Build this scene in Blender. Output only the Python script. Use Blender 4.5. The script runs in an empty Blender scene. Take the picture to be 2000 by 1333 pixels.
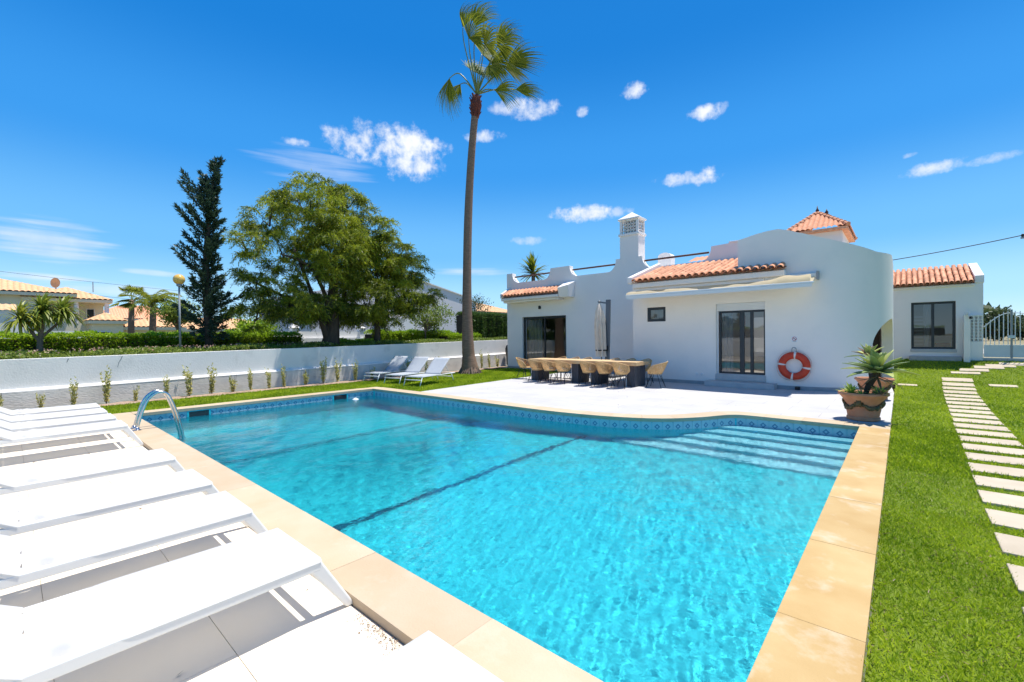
import bpy, bmesh, math, random
import numpy as np
from mathutils import Vector, Matrix

S = bpy.context.scene
COL = S.collection
R = math.radians
rng = np.random.default_rng(7)
random.seed(7)

# ------------------------------------------------------------------ camera
cam_d = bpy.data.cameras.new('camera')
cam = bpy.data.objects.new('camera', cam_d)
COL.objects.link(cam)
YAW, PIT, ROL = 0.849853778, -0.0103349642, -0.0114183273
_r0 = Vector((math.sin(YAW), math.cos(YAW), 0))
_f0 = Vector((-math.cos(YAW), math.sin(YAW), 0))
_z0 = Vector((0, 0, 1))
_f = _f0 * math.cos(PIT) + _z0 * math.sin(PIT)
_u = _z0 * math.cos(PIT) - _f0 * math.sin(PIT)
_rr = _r0 * math.cos(ROL) + _u * math.sin(ROL)
_uu = _u * math.cos(ROL) - _r0 * math.sin(ROL)
M = Matrix(((_rr.x, _uu.x, -_f.x, 0), (_rr.y, _uu.y, -_f.y, 0), (_rr.z, _uu.z, -_f.z, 1.6), (0, 0, 0, 1)))
cam.matrix_world = M
cam_d.sensor_width = 36
cam_d.lens = 866.2 / 2000 * 36
cam_d.clip_start = 0.05
cam_d.clip_end = 3000
S.camera = cam

# ------------------------------------------------------------------ light
SUN = Vector((0.13, 0.26, 1.0)).normalized()
EL = math.asin(SUN.z)
AZ = math.atan2(SUN.x, SUN.y)
sun_d = bpy.data.lights.new('sun', 'SUN')
sun_d.energy = 4.0
sun_d.angle = R(0.53)
sun_d.color = (1.0, 0.965, 0.9)
sun = bpy.data.objects.new('sun', sun_d)
COL.objects.link(sun)
sun.rotation_euler = SUN.to_track_quat('Z', 'Y').to_euler()
sun.location = (0, 0, 30)

W = bpy.data.worlds.new('World')
S.world = W
W.use_nodes = True
S.view_settings.view_transform = 'Standard'
S.view_settings.look = 'None'
S.view_settings.exposure = 0.72
S.view_settings.gamma = 1
S.view_settings.use_curve_mapping = False
S.cycles.use_denoising = True
S.cycles.max_bounces = 8
S.cycles.transparent_max_bounces = 16
S.cycles.sample_clamp_indirect = 6
S.cycles.caustics_refractive = True
S.cycles.caustics_reflective = False

CLOUDS = [
((-0.7717, 0.5057, 0.3856), (4.938, 6.955, 0.751), (7.338, -4.412, 20.446), 1, 0),
((-0.7575, 0.5501, 0.3515), (8.431, 11.031, 0.886), (8.802, -5.859, 28.093), 1, 0),
((-0.8021, 0.4618, 0.3786), (9.271, 14.551, 1.872), (13.908, -7.275, 38.288), 1, 0),
((-0.8557, 0.3615, 0.3703), (13.942, 28.001, 4.845), (39.029, -14.546, 104.237), 0.75, 0),
((-0.5528, 0.699, 0.4538), (13.55, 11.046, -0.529), (12.874, -15.406, 39.37), 0.85, 0),
((-0.5951, 0.6621, 0.4555), (20.18, 18.206, -0.127), (21.724, -22.821, 61.479), 0.6, 0),
((-0.6409, 0.6494, 0.4093), (15.57, 15.185, 0.26), (20.851, -19.808, 63.987), 0.8, 0),
((-0.3833, 0.7969, 0.467), (32.476, 18.322, -4.647), (13.664, -27.012, 57.244), 0.95, 0),
((-0.4743, 0.7599, 0.4445), (63.231, 42.763, -5.714), (22.576, -34.288, 82.61), 0.7, 0),
((-0.273, 0.8683, 0.4141), (24.41, 9.877, -4.651), (8.415, -25.286, 58.502), 0.95, 0),
((-0.2463, 0.8757, 0.4153), (88.234, 33.307, -18.0), (9.968, -33.436, 76.335), 0.5, 0),
((-0.3257, 0.8934, 0.3095), (15.457, 6.353, -2.101), (7.811, -19.959, 65.723), 0.8, 0),
((-0.2842, 0.9076, 0.3091), (29.626, 10.781, -4.466), (5.221, -15.507, 50.249), 1, 0),
((-0.5128, 0.8175, 0.262), (11.056, 7.145, -0.683), (7.016, -10.293, 45.754), 1, 0),
((-0.4444, 0.8569, 0.2611), (29.812, 16.201, -2.49), (11.254, -19.994, 84.592), 0.6, 0),
((-0.6151, 0.7601, 0.2095), (16.408, 13.376, -0.409), (14.262, -15.809, 98.976), 0.45, 0),
((0.0449, 0.9652, 0.2575), (21.714, 0.457, -5.522), (-0.786, -18.604, 69.769), 0.75, 0),
((0.094, 0.9625, 0.2545), (28.759, -0.705, -7.992), (-2.792, -28.895, 110.131), 0.7, 0),
((0.0091, 0.9591, 0.2831), (101.772, 6.725, -26.17), (-0.213, -60.267, 203.892), 0.5, 0),
((-0.9869, 0.0418, 0.1556), (0.871, 13.311, 1.928), (4.797, 0.274, 30.27), 0.5, 1),
((-0.9943, 0.0439, 0.0976), (0.792, 15.009, 1.275), (8.905, 1.002, 89.885), 0.55, 1),
((-0.9885, 0.1238, 0.0871), (1.341, 10.233, 0.637), (7.404, 0.372, 83.095), 0.35, 1),
((-0.8518, 0.4028, 0.3349), (4.2, 7.935, 1.124), (9.745, -4.069, 29.632), 0.28, 1),
((-0.7015, 0.6976, 0.1459), (6.904, 6.938, -0.015), (11.119, -9.351, 97.806), 0.4, 1),
((-0.9783, 0.17, 0.1181), (4.313, 23.443, 1.906), (19.284, -0.815, 160.246), 0.35, 1),
((-0.9826, 0.0754, 0.1699), (2.867, 27.897, 4.147), (21.366, 0.317, 123.119), 0.3, 1),
]


def build_world():
    nt = W.node_tree
    N, L = nt.nodes, nt.links
    N.clear()

    def nd(t, **k):
        n = N.new(t)
        for a, b in k.items():
            setattr(n, a, b)
        return n

    def math_(op, a, b=None, clamp=False):
        n = nd('ShaderNodeMath', operation=op, use_clamp=clamp)
        for i, q in enumerate((a, b)):
            if q is None:
                continue
            if isinstance(q, (int, float)):
                n.inputs[i].default_value = q
            else:
                L.new(q, n.inputs[i])
        return n.outputs[0]
    tc = nd('ShaderNodeTexCoord')
    d = tc.outputs['Generated']
    sky = nd('ShaderNodeTexSky', sky_type='NISHITA', sun_disc=False)
    sky.sun_elevation = EL
    sky.sun_rotation = AZ
    sky.altitude = 0
    sky.air_density = 1.0
    sky.dust_density = 0.3
    sky.ozone_density = 3.0
    hs = nd('ShaderNodeHueSaturation')
    hs.inputs['Saturation'].default_value = 1.22
    hs.inputs['Value'].default_value = 1.0
    L.new(sky.outputs[0], hs.inputs['Color'])
    tint = nd('ShaderNodeMix', data_type='RGBA', blend_type='MULTIPLY')
    tint.inputs['Factor'].default_value = 1
    L.new(hs.outputs[0], tint.inputs['A'])
    tint.inputs['B'].default_value = (0.80, 1.0, 1.06, 1)
    # the deep clear blue of this sky: pale at the horizon, saturated higher up
    sp = nd('ShaderNodeSeparateXYZ')
    L.new(d, sp.inputs[0])
    rp = nd('ShaderNodeValToRGB')
    cr0 = rp.color_ramp
    cr0.interpolation = 'EASE'
    pts = [(0.0, (3.3, 4.5, 5.4)), (0.07, (2.1, 3.75, 5.3)), (0.18, (0.84, 2.55, 4.7)), (0.35, (0.20, 1.58, 4.15)), (0.55, (0.03, 1.02, 3.3)), (0.8, (0.01, 0.68, 2.6)), (1.0, (0.01, 0.58, 2.3))]
    while len(cr0.elements) < len(pts):
        cr0.elements.new(0.5)
    for e, (p, c) in zip(cr0.elements, pts):
        e.position = p
        e.color = (*c, 1)
    L.new(sp.outputs['Z'], rp.inputs[0])
    sm = nd('ShaderNodeMix', data_type='RGBA')
    sm.inputs['Factor'].default_value = 0.92
    L.new(tint.outputs['Result'], sm.inputs['A'])
    L.new(rp.outputs[0], sm.inputs['B'])
    bg = nd('ShaderNodeBackground')
    bg.inputs['Strength'].default_value = 0.13
    L.new(sm.outputs['Result'], bg.inputs['Color'])
    # clouds: soft lumps at fixed directions in the sky
    nz = nd('ShaderNodeTexNoise')
    nz.inputs['Scale'].default_value = 13
    nz.inputs['Detail'].default_value = 12
    nz.inputs['Roughness'].default_value = 0.68
    L.new(d, nz.inputs['Vector'])
    mp = nd('ShaderNodeMapping')
    mp.inputs['Scale'].default_value = (5, 5, 90)
    L.new(d, mp.inputs['Vector'])
    nw = nd('ShaderNodeTexNoise')
    nw.inputs['Scale'].default_value = 1.0
    nw.inputs['Detail'].default_value = 6
    L.new(mp.outputs[0], nw.inputs['Vector'])
    nh = nd('ShaderNodeTexNoise')
    nh.inputs['Scale'].default_value = 44
    nh.inputs['Detail'].default_value = 10
    nh.inputs['Roughness'].default_value = 0.6
    L.new(d, nh.inputs['Vector'])
    n1 = math_('ADD', math_('MULTIPLY', math_('SUBTRACT', nz.outputs['Fac'], 0.5), 3.0), math_('MULTIPLY', math_('SUBTRACT', nh.outputs['Fac'], 0.5), 3.0))
    n2 = math_('MULTIPLY', math_('SUBTRACT', nw.outputs['Fac'], 0.5), 4.2)
    acc = None
    for c, U, V, op, kind in CLOUDS:
        def dot(v):
            n = nd('ShaderNodeVectorMath', operation='DOT_PRODUCT')
            L.new(d, n.inputs[0])
            n.inputs[1].default_value = v
            return n.outputs['Value']
        u0 = sum(a * b for a, b in zip(c, U))
        v0 = sum(a * b for a, b in zip(c, V))
        du = math_('SUBTRACT', dot(U), u0)
        dv = math_('SUBTRACT', dot(V), v0)
        r2 = math_('ADD', math_('MULTIPLY', du, du), math_('MULTIPLY', dv, dv))
        k = math_('SUBTRACT', 1.3, math_('MULTIPLY', r2, 1.1))
        k = math_('ADD', k, n2 if kind else n1)
        mr = nd('ShaderNodeMapRange', interpolation_type='SMOOTHSTEP')
        mr.inputs['From Min'].default_value = 0.2 if kind == 0 else 0.0
        mr.inputs['From Max'].default_value = 1.75 if kind == 0 else 1.6
        L.new(k, mr.inputs['Value'])
        front = math_('GREATER_THAN', dot(c), 0.6)
        # fade the noise out beyond the lump
        lim = nd('ShaderNodeMapRange', interpolation_type='SMOOTHSTEP')
        lim.inputs['From Min'].default_value = 0.9
        lim.inputs['From Max'].default_value = 2.3
        lim.inputs['To Min'].default_value = op
        lim.inputs['To Max'].default_value = 0.0
        L.new(r2, lim.inputs['Value'])
        m = math_('MULTIPLY', math_('MULTIPLY', mr.outputs[0], lim.outputs[0]), front)
        acc = m if acc is None else math_('MAXIMUM', acc, m)
    nb = nd('ShaderNodeTexNoise')
    nb.inputs['Scale'].default_value = 26
    nb.inputs['Detail'].default_value = 5
    L.new(d, nb.inputs['Vector'])
    cr = nd('ShaderNodeMix', data_type='RGBA')
    L.new(math_('MULTIPLY', math_('SUBTRACT', nb.outputs['Fac'], 0.35), 2.6, True), cr.inputs['Factor'])
    cr.inputs['A'].default_value = (0.66, 0.73, 0.86, 1)
    cr.inputs['B'].default_value = (0.92, 0.93, 0.95, 1)
    bc = nd('ShaderNodeBackground')
    L.new(cr.outputs['Result'], bc.inputs['Color'])
    bc.inputs['Strength'].default_value = 0.72
    mix = nd('ShaderNodeMixShader')
    L.new(acc, mix.inputs[0])
    L.new(bg.outputs[0], mix.inputs[1])
    L.new(bc.outputs[0], mix.inputs[2])
    out = nd('ShaderNodeOutputWorld')
    L.new(mix.outputs[0], out.inputs[0])


build_world()

# ------------------------------------------------------------------ materials
MATS = {}


def mat(name, c, rough=0.6, c2=None, scale=4.0, bump=0.0, bscale=40.0, spec=0.4, metal=0.0, detail=5,
        rand=0.0, stain=None, stretch=None, coord='Object', trans=0.0):
    """Principled material: base colour mottled by noise, optional fine relief, stains and per-object variation."""
    m = bpy.data.materials.new(name)
    m.use_nodes = True
    nt = m.node_tree
    N, L = nt.nodes, nt.links
    b = N['Principled BSDF']
    b.inputs['Roughness'].default_value = rough
    b.inputs['Specular IOR Level'].default_value = spec
    b.inputs['Metallic'].default_value = metal
    tc = N.new('ShaderNodeTexCoord')
    vec = tc.outputs[coord]
    if stretch:
        mp = N.new('ShaderNodeMapping')
        mp.inputs['Scale'].default_value = stretch
        L.new(vec, mp.inputs['Vector'])
        vec = mp.outputs[0]
    if rand:
        oi = N.new('ShaderNodeObjectInfo')
        ad = N.new('ShaderNodeVectorMath')
        ad.operation = 'ADD'
        cb = N.new('ShaderNodeVectorMath')
        cb.operation = 'SCALE'
        cb.inputs[0].default_value = (37, 53, 71)
        L.new(oi.outputs['Random'], cb.inputs['Scale'])
        L.new(vec, ad.inputs[0])
        L.new(cb.outputs[0], ad.inputs[1])
        vec = ad.outputs[0]
    col = None
    if c2 is not None:
        nz = N.new('ShaderNodeTexNoise')
        nz.inputs['Scale'].default_value = scale
        nz.inputs['Detail'].default_value = detail
        L.new(vec, nz.inputs['Vector'])
        rp = N.new('ShaderNodeMapRange')
        rp.inputs['From Min'].default_value = 0.32
        rp.inputs['From Max'].default_value = 0.68
        L.new(nz.outputs['Fac'], rp.inputs['Value'])
        mx = N.new('ShaderNodeMix')
        mx.data_type = 'RGBA'
        L.new(rp.outputs[0], mx.inputs['Factor'])
        mx.inputs['A'].default_value = (*c, 1)
        mx.inputs['B'].default_value = (*c2, 1)
        col = mx.outputs['Result']
    else:
        rgb = N.new('ShaderNodeRGB')
        rgb.outputs[0].default_value = (*c, 1)
        col = rgb.outputs[0]
    if stain:
        sc, sscale, amt = stain
        n2 = N.new('ShaderNodeTexNoise')
        n2.inputs['Scale'].default_value = sscale
        n2.inputs['Detail'].default_value = 8
        n2.inputs['Roughness'].default_value = 0.65
        L.new(vec, n2.inputs['Vector'])
        r2 = N.new('ShaderNodeMapRange')
        r2.inputs['From Min'].default_value = 0.55
        r2.inputs['From Max'].default_value = 0.75
        r2.inputs['To Max'].default_value = amt
        L.new(n2.outputs['Fac'], r2.inputs['Value'])
        m2 = N.new('ShaderNodeMix')
        m2.data_type = 'RGBA'
        L.new(r2.outputs[0], m2.inputs['Factor'])
        L.new(col, m2.inputs['A'])
        m2.inputs['B'].default_value = (*sc, 1)
        col = m2.outputs['Result']
    if rand:
        hv = N.new('ShaderNodeHueSaturation')
        mr = N.new('ShaderNodeMapRange')
        mr.inputs['To Min'].default_value = 1 - rand
        mr.inputs['To Max'].default_value = 1 + rand * 0.6
        L.new(oi.outputs['Random'], mr.inputs['Value'])
        L.new(mr.outputs[0], hv.inputs['Value'])
        L.new(col, hv.inputs['Color'])
        col = hv.outputs[0]
    L.new(col, b.inputs['Base Color'])
    if bump:
        nb = N.new('ShaderNodeTexNoise')
        nb.inputs['Scale'].default_value = bscale
        nb.inputs['Detail'].default_value = 6
        L.new(vec, nb.inputs['Vector'])
        bp = N.new('ShaderNodeBump')
        bp.inputs['Strength'].default_value = bump
        bp.inputs['Distance'].default_value = 0.01
        L.new(nb.outputs['Fac'], bp.inputs['Height'])
        L.new(bp.outputs[0], b.inputs['Normal'])
    if trans:
        tr = N.new('ShaderNodeBsdfTranslucent')
        L.new(col, tr.inputs['Color'])
        ms = N.new('ShaderNodeMixShader')
        ms.inputs[0].default_value = trans
        L.new(b.outputs[0], ms.inputs[1])
        L.new(tr.outputs[0], ms.inputs[2])
        L.new(ms.outputs[0], N['Material Output'].inputs['Surface'])
    MATS[name] = m
    return m


def leafmat(name, dark, light, trans=0.35, rough=0.45, spec=0.35):
    """Leaf material: colour runs from dark to light with the per-leaf 'tint' attribute."""
    m = bpy.data.materials.new(name)
    m.use_nodes = True
    N, L = m.node_tree.nodes, m.node_tree.links
    b = N['Principled BSDF']
    b.inputs['Roughness'].default_value = rough
    b.inputs['Specular IOR Level'].default_value = spec
    at = N.new('ShaderNodeAttribute')
    at.attribute_name = 'tint'
    mx = N.new('ShaderNodeMix')
    mx.data_type = 'RGBA'
    L.new(at.outputs['Fac'], mx.inputs['Factor'])
    mx.inputs['A'].default_value = (*dark, 1)
    mx.inputs['B'].default_value = (*light, 1)
    L.new(mx.outputs['Result'], b.inputs['Base Color'])
    tr = N.new('ShaderNodeBsdfTranslucent')
    hv = N.new('ShaderNodeHueSaturation')
    hv.inputs['Value'].default_value = 1.5
    L.new(mx.outputs['Result'], hv.inputs['Color'])
    L.new(hv.outputs[0], tr.inputs['Color'])
    ms = N.new('ShaderNodeMixShader')
    ms.inputs[0].default_value = trans
    L.new(b.outputs[0], ms.inputs[1])
    L.new(tr.outputs[0], ms.inputs[2])
    L.new(ms.outputs[0], N['Material Output'].inputs['Surface'])
    MATS[name] = m
    return m


def glassmat(name, tint=(0.9, 0.95, 0.95), through=0.85, rough=0.0, ior=1.6):
    """Window pane: tinted see-through with Fresnel reflection."""
    m = bpy.data.materials.new(name)
    m.use_nodes = True
    N, L = m.node_tree.nodes, m.node_tree.links
    N.remove(N['Principled BSDF'])
    fr = N.new('ShaderNodeFresnel')
    fr.inputs['IOR'].default_value = ior
    t = N.new('ShaderNodeBsdfTransparent')
    t.inputs['Color'].default_value = (*[q * through for q in tint], 1)
    g = N.new('ShaderNodeBsdfGlossy')
    g.inputs['Roughness'].default_value = rough
    ms = N.new('ShaderNodeMixShader')
    L.new(fr.outputs[0], ms.inputs[0])
    L.new(t.outputs[0], ms.inputs[1])
    L.new(g.outputs[0], ms.inputs[2])
    L.new(ms.outputs[0], N['Material Output'].inputs['Surface'])
    MATS[name] = m
    return m


mat('white_render', (0.86, 0.81, 0.755), 0.85, (0.83, 0.785, 0.735), 1.3, 0.25, 60, 0.2, stain=((0.66, 0.66, 0.64), 0.9, 0.35))
mat('garden_wall_render', (0.86, 0.825, 0.785), 0.9, (0.79, 0.765, 0.73), 1.1, 0.5, 26, 0.15, stain=((0.50, 0.49, 0.47), 1.6, 0.5))
mat('rough_render', (0.72, 0.68, 0.63), 0.9, (0.58, 0.55, 0.515), 1.5, 0.9, 14, 0.15, stain=((0.38, 0.35, 0.31), 2.6, 0.55), stretch=(1, 1, 2.2))
mat('skirting_stone', (0.36, 0.37, 0.38), 0.6, (0.30, 0.31, 0.32), 5, 0.1, 50)
mat('step_stone', (0.50, 0.50, 0.49), 0.6, (0.43, 0.43, 0.43), 4, 0.1, 60)
mat('terracotta_tile', (0.76, 0.39, 0.23), 0.8, (0.60, 0.26, 0.14), 9, 0.4, 60, 0.2, rand=0.28, stain=((0.60, 0.44, 0.32), 6, 0.6))
mat('tile_channel', (0.40, 0.17, 0.09), 0.85, (0.30, 0.13, 0.08), 6, 0.4, 50, 0.2)
mat('pale_tile', (0.74, 0.46, 0.26), 0.85, (0.64, 0.37, 0.19), 3, 0.3, 30, 0.2)
mat('dark_frame', (0.022, 0.026, 0.032), 0.4, None, spec=0.5)
mat('shutter_white', (0.72, 0.73, 0.73), 0.5)
mat('iron_rail', (0.11, 0.045, 0.03), 0.6, (0.07, 0.03, 0.022), 20, 0.2, 60)
mat('awning_cloth', (0.80, 0.68, 0.47), 0.8, (0.72, 0.60, 0.40), 3, 0.1, 30, 0.1, trans=0.45)
mat('awning_metal', (0.74, 0.74, 0.71), 0.4)
mat('terrace_stone', (0.54, 0.522, 0.505), 0.75, (0.48, 0.463, 0.447), 1.2, 0.12, 60, 0.25, stain=((0.44, 0.42, 0.40), 2.2, 0.5))
mat('deck_tile', (0.80, 0.70, 0.565), 0.6, (0.76, 0.66, 0.525), 2.0, 0.05, 90, 0.3, rand=0.035, stain=((0.62, 0.57, 0.48), 1.6, 0.45))
mat('deck_grout', (0.52, 0.46, 0.37), 0.9, (0.42, 0.36, 0.28), 20)
mat('coping_gold', (0.53, 0.375, 0.175), 0.7, (0.45, 0.29, 0.115), 2.2, 0.25, 70, 0.25, rand=0.05, stain=((0.64, 0.55, 0.42), 2.6, 0.7))
mat('coping_stone', (0.56, 0.44, 0.305), 0.7, (0.515, 0.39, 0.25), 2.4, 0.25, 70, 0.25, rand=0.08, stain=((0.60, 0.50, 0.38), 3.0, 0.6))
mat('joint_mortar', (0.60, 0.47, 0.31), 0.9, (0.52, 0.40, 0.26), 9)
mat('path_stone', (0.54, 0.455, 0.34), 0.8, (0.47, 0.39, 0.285), 3.5, 0.3, 60, 0.2, rand=0.06)
mat('soil', (0.30, 0.20, 0.14), 0.95, (0.42, 0.30, 0.22), 14, 0.8, 50)
mat('lawn_soil', (0.11, 0.165, 0.008), 0.95, (0.15, 0.20, 0.015), 5, 0.8, 80)
mat('garden_soil', (0.10, 0.11, 0.04), 0.95, (0.16, 0.14, 0.07), 2, 0.5, 20)
mat('dry_field', (0.30, 0.24, 0.15), 0.95, (0.20, 0.19, 0.08), 0.25, 0.6, 3)
mat('sand_road', (0.60, 0.52, 0.44), 0.9, (0.52, 0.45, 0.38), 0.6, 0.3, 6)
mat('lounger_white', (0.78, 0.765, 0.72), 0.45, None, spec=0.4)
mat('lounger_cloth', (0.74, 0.73, 0.715), 0.65, (0.71, 0.705, 0.69), 3, 0.12, 220, 0.2, trans=0.40, stain=((0.65, 0.64, 0.61), 5, 0.35))
mat('garden_lounger_frame', (0.70, 0.74, 0.76), 0.45)
mat('garden_lounger_cloth', (0.50, 0.53, 0.56), 0.7, (0.46, 0.49, 0.53), 8, 0.1, 200, 0.15, trans=0.15)
mat('steel', (0.62, 0.61, 0.60), 0.24, None, metal=1.0)
mat('rattan', (0.66, 0.45, 0.22), 0.6, (0.52, 0.31, 0.13), 26, 0.3, 120, 0.3, rand=0.12)
mat('black_metal', (0.015, 0.015, 0.017), 0.5)
mat('oak_top', (0.72, 0.50, 0.27), 0.55, (0.60, 0.39, 0.19), 5, 0.2, 40, 0.3, stretch=(1, 9, 9))
mat('slate_board', (0.055, 0.06, 0.072), 0.7, (0.09, 0.095, 0.11), 6, 0.3, 40, 0.3, stretch=(7, 7, 1))
mat('terracotta_pot', (0.62, 0.29, 0.16), 0.8, (0.52, 0.22, 0.115), 7, 0.3, 60, 0.2, stain=((0.50, 0.34, 0.24), 5, 0.6))
mat('garland_glaze', (0.055, 0.075, 0.035), 0.55, (0.20, 0.11, 0.035), 14, 0.3, 60)
mat('potting_soil', (0.035, 0.025, 0.018), 0.95, None, bump=0.8, bscale=60)
mat('parasol_cloth', (0.80, 0.70, 0.57), 0.85, (0.70, 0.60, 0.48), 6, 0.3, 60, 0.15)
mat('parasol_mast', (0.13, 0.15, 0.17), 0.45)
mat('buoy_orange', (0.62, 0.055, 0.018), 0.5, (0.52, 0.04, 0.014), 6, 0.1, 60)
mat('buoy_white', (0.72, 0.66, 0.62), 0.6)
mat('rope', (0.66, 0.50, 0.42), 0.8)
mat('sign_white', (0.75, 0.76, 0.78), 0.5)
mat('sign_red', (0.38, 0.03, 0.05), 0.5)
mat('globe_yellow', (0.72, 0.43, 0.09), 0.3, (0.76, 0.52, 0.18), 3)
mat('post_grey', (0.28, 0.30, 0.31), 0.6)
mat('bark', (0.10, 0.075, 0.055), 0.95, (0.055, 0.042, 0.034), 9, 1.0, 30, 0.1, stretch=(1, 1, 0.25))
mat('pale_bark', (0.22, 0.17, 0.13), 0.95, (0.14, 0.11, 0.085), 9, 1.0, 30, 0.1, stretch=(1, 1, 0.25))
mat('palm_bark', (0.29, 0.195, 0.14), 0.95, (0.19, 0.125, 0.09), 5, 0.9, 14, 0.1, stretch=(1, 1, 9))
mat('palm_boot', (0.16, 0.045, 0.03), 0.9, (0.10, 0.03, 0.02), 16, 0.8, 30)
mat('petiole', (0.16, 0.20, 0.05), 0.35, spec=0.5)
mat('cream_render', (0.80, 0.73, 0.53), 0.85, (0.74, 0.67, 0.48), 0.6)
mat('lilac_render', (0.74, 0.69, 0.68), 0.85, (0.68, 0.63, 0.63), 0.5)
mat('window_dark', (0.02, 0.022, 0.026), 0.15, spec=0.6)
mat('room_white', (0.62, 0.60, 0.57), 0.9)
mat('room_floor', (0.32, 0.27, 0.21), 0.5)
mat('curtain_cloth', (0.72, 0.70, 0.72), 0.9, trans=0.3)
mat('dark_wood', (0.035, 0.018, 0.012), 0.5)
mat('blanket_red', (0.30, 0.06, 0.05), 0.9)
mat('rust_brown', (0.22, 0.10, 0.05), 0.9)
mat('gate_blue', (0.60, 0.65, 0.68), 0.6, (0.54, 0.59, 0.62), 2)
mat('cable_black', (0.02, 0.02, 0.022), 0.7)
mat('pool_dark_tile', (0.01, 0.09, 0.16), 0.3)
mat('float_white', (0.75, 0.80, 0.84), 0.4)
mat('shallow_bright_tile', (0.20, 0.60, 0.68), 0.4, (0.28, 0.66, 0.74), 6)  # mosaic made paler, the brighter look of shallow water put into the colour
# faint paving joints on the terrace
_m = MATS['terrace_stone'].node_tree
_b = _m.nodes['Principled BSDF']
_src = _b.inputs['Base Color'].links[0].from_socket
_tc = _m.nodes.new('ShaderNodeTexCoord')
_bk = _m.nodes.new('ShaderNodeTexBrick')
_bk.inputs['Scale'].default_value = 1.0
_bk.inputs['Brick Width'].default_value = 1.2
_bk.inputs['Row Height'].default_value = 0.6
_bk.inputs['Mortar Size'].default_value = 0.006
_bk.inputs['Color1'].default_value = (1, 1, 1, 1)
_bk.inputs['Color2'].default_value = (0.93, 0.93, 0.93, 1)
_bk.inputs['Mortar'].default_value = (0.72, 0.70, 0.68, 1)
_m.links.new(_tc.outputs['Object'], _bk.inputs['Vector'])
_mx = _m.nodes.new('ShaderNodeMix')
_mx.data_type = 'RGBA'
_mx.blend_type = 'MULTIPLY'
_mx.inputs['Factor'].default_value = 1
_m.links.new(_src, _mx.inputs['A'])
_m.links.new(_bk.outputs['Color'], _mx.inputs['B'])
_m.links.new(_mx.outputs['Result'], _b.inputs['Base Color'])
glassmat('window_glass', (0.88, 0.94, 0.95), 0.92, 0.0, 2.1)
leafmat('grass_blade', (0.135, 0.225, 0.004), (0.47, 0.55, 0.03), 0.40, 0.5, 0.25)
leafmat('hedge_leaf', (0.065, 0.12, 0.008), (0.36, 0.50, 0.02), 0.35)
leafmat('dark_hedge_leaf', (0.03, 0.065, 0.016), (0.10, 0.17, 0.035), 0.3)
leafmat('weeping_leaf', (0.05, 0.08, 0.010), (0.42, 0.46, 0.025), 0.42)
leafmat('conifer_needle', (0.02, 0.045, 0.028), (0.065, 0.11, 0.06), 0.15)
leafmat('cover_leaf', (0.08, 0.13, 0.015), (0.28, 0.34, 0.05), 0.3)
leafmat('flower_petal', (0.52, 0.26, 0.20), (0.66, 0.48, 0.36), 0.3)
leafmat('yucca_leaf', (0.06, 0.13, 0.015), (0.40, 0.40, 0.05), 0.3)
leafmat('palm_leaf', (0.055, 0.095, 0.010), (0.34, 0.33, 0.03), 0.35, 0.6, 0.15)
leafmat('shrub_leaf', (0.20, 0.23, 0.06), (0.70, 0.62, 0.24), 0.35)
leafmat('agave_leaf', (0.13, 0.23, 0.08), (0.58, 0.60, 0.19), 0.2, 0.4)
leafmat('succulent_leaf', (0.22, 0.34, 0.06), (0.55, 0.62, 0.12), 0.25)
leafmat('dry_leaf', (0.10, 0.06, 0.035), (0.30, 0.20, 0.11), 0.2)
leafmat('bush_leaf', (0.035, 0.055, 0.02), (0.10, 0.13, 0.045), 0.25)


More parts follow.
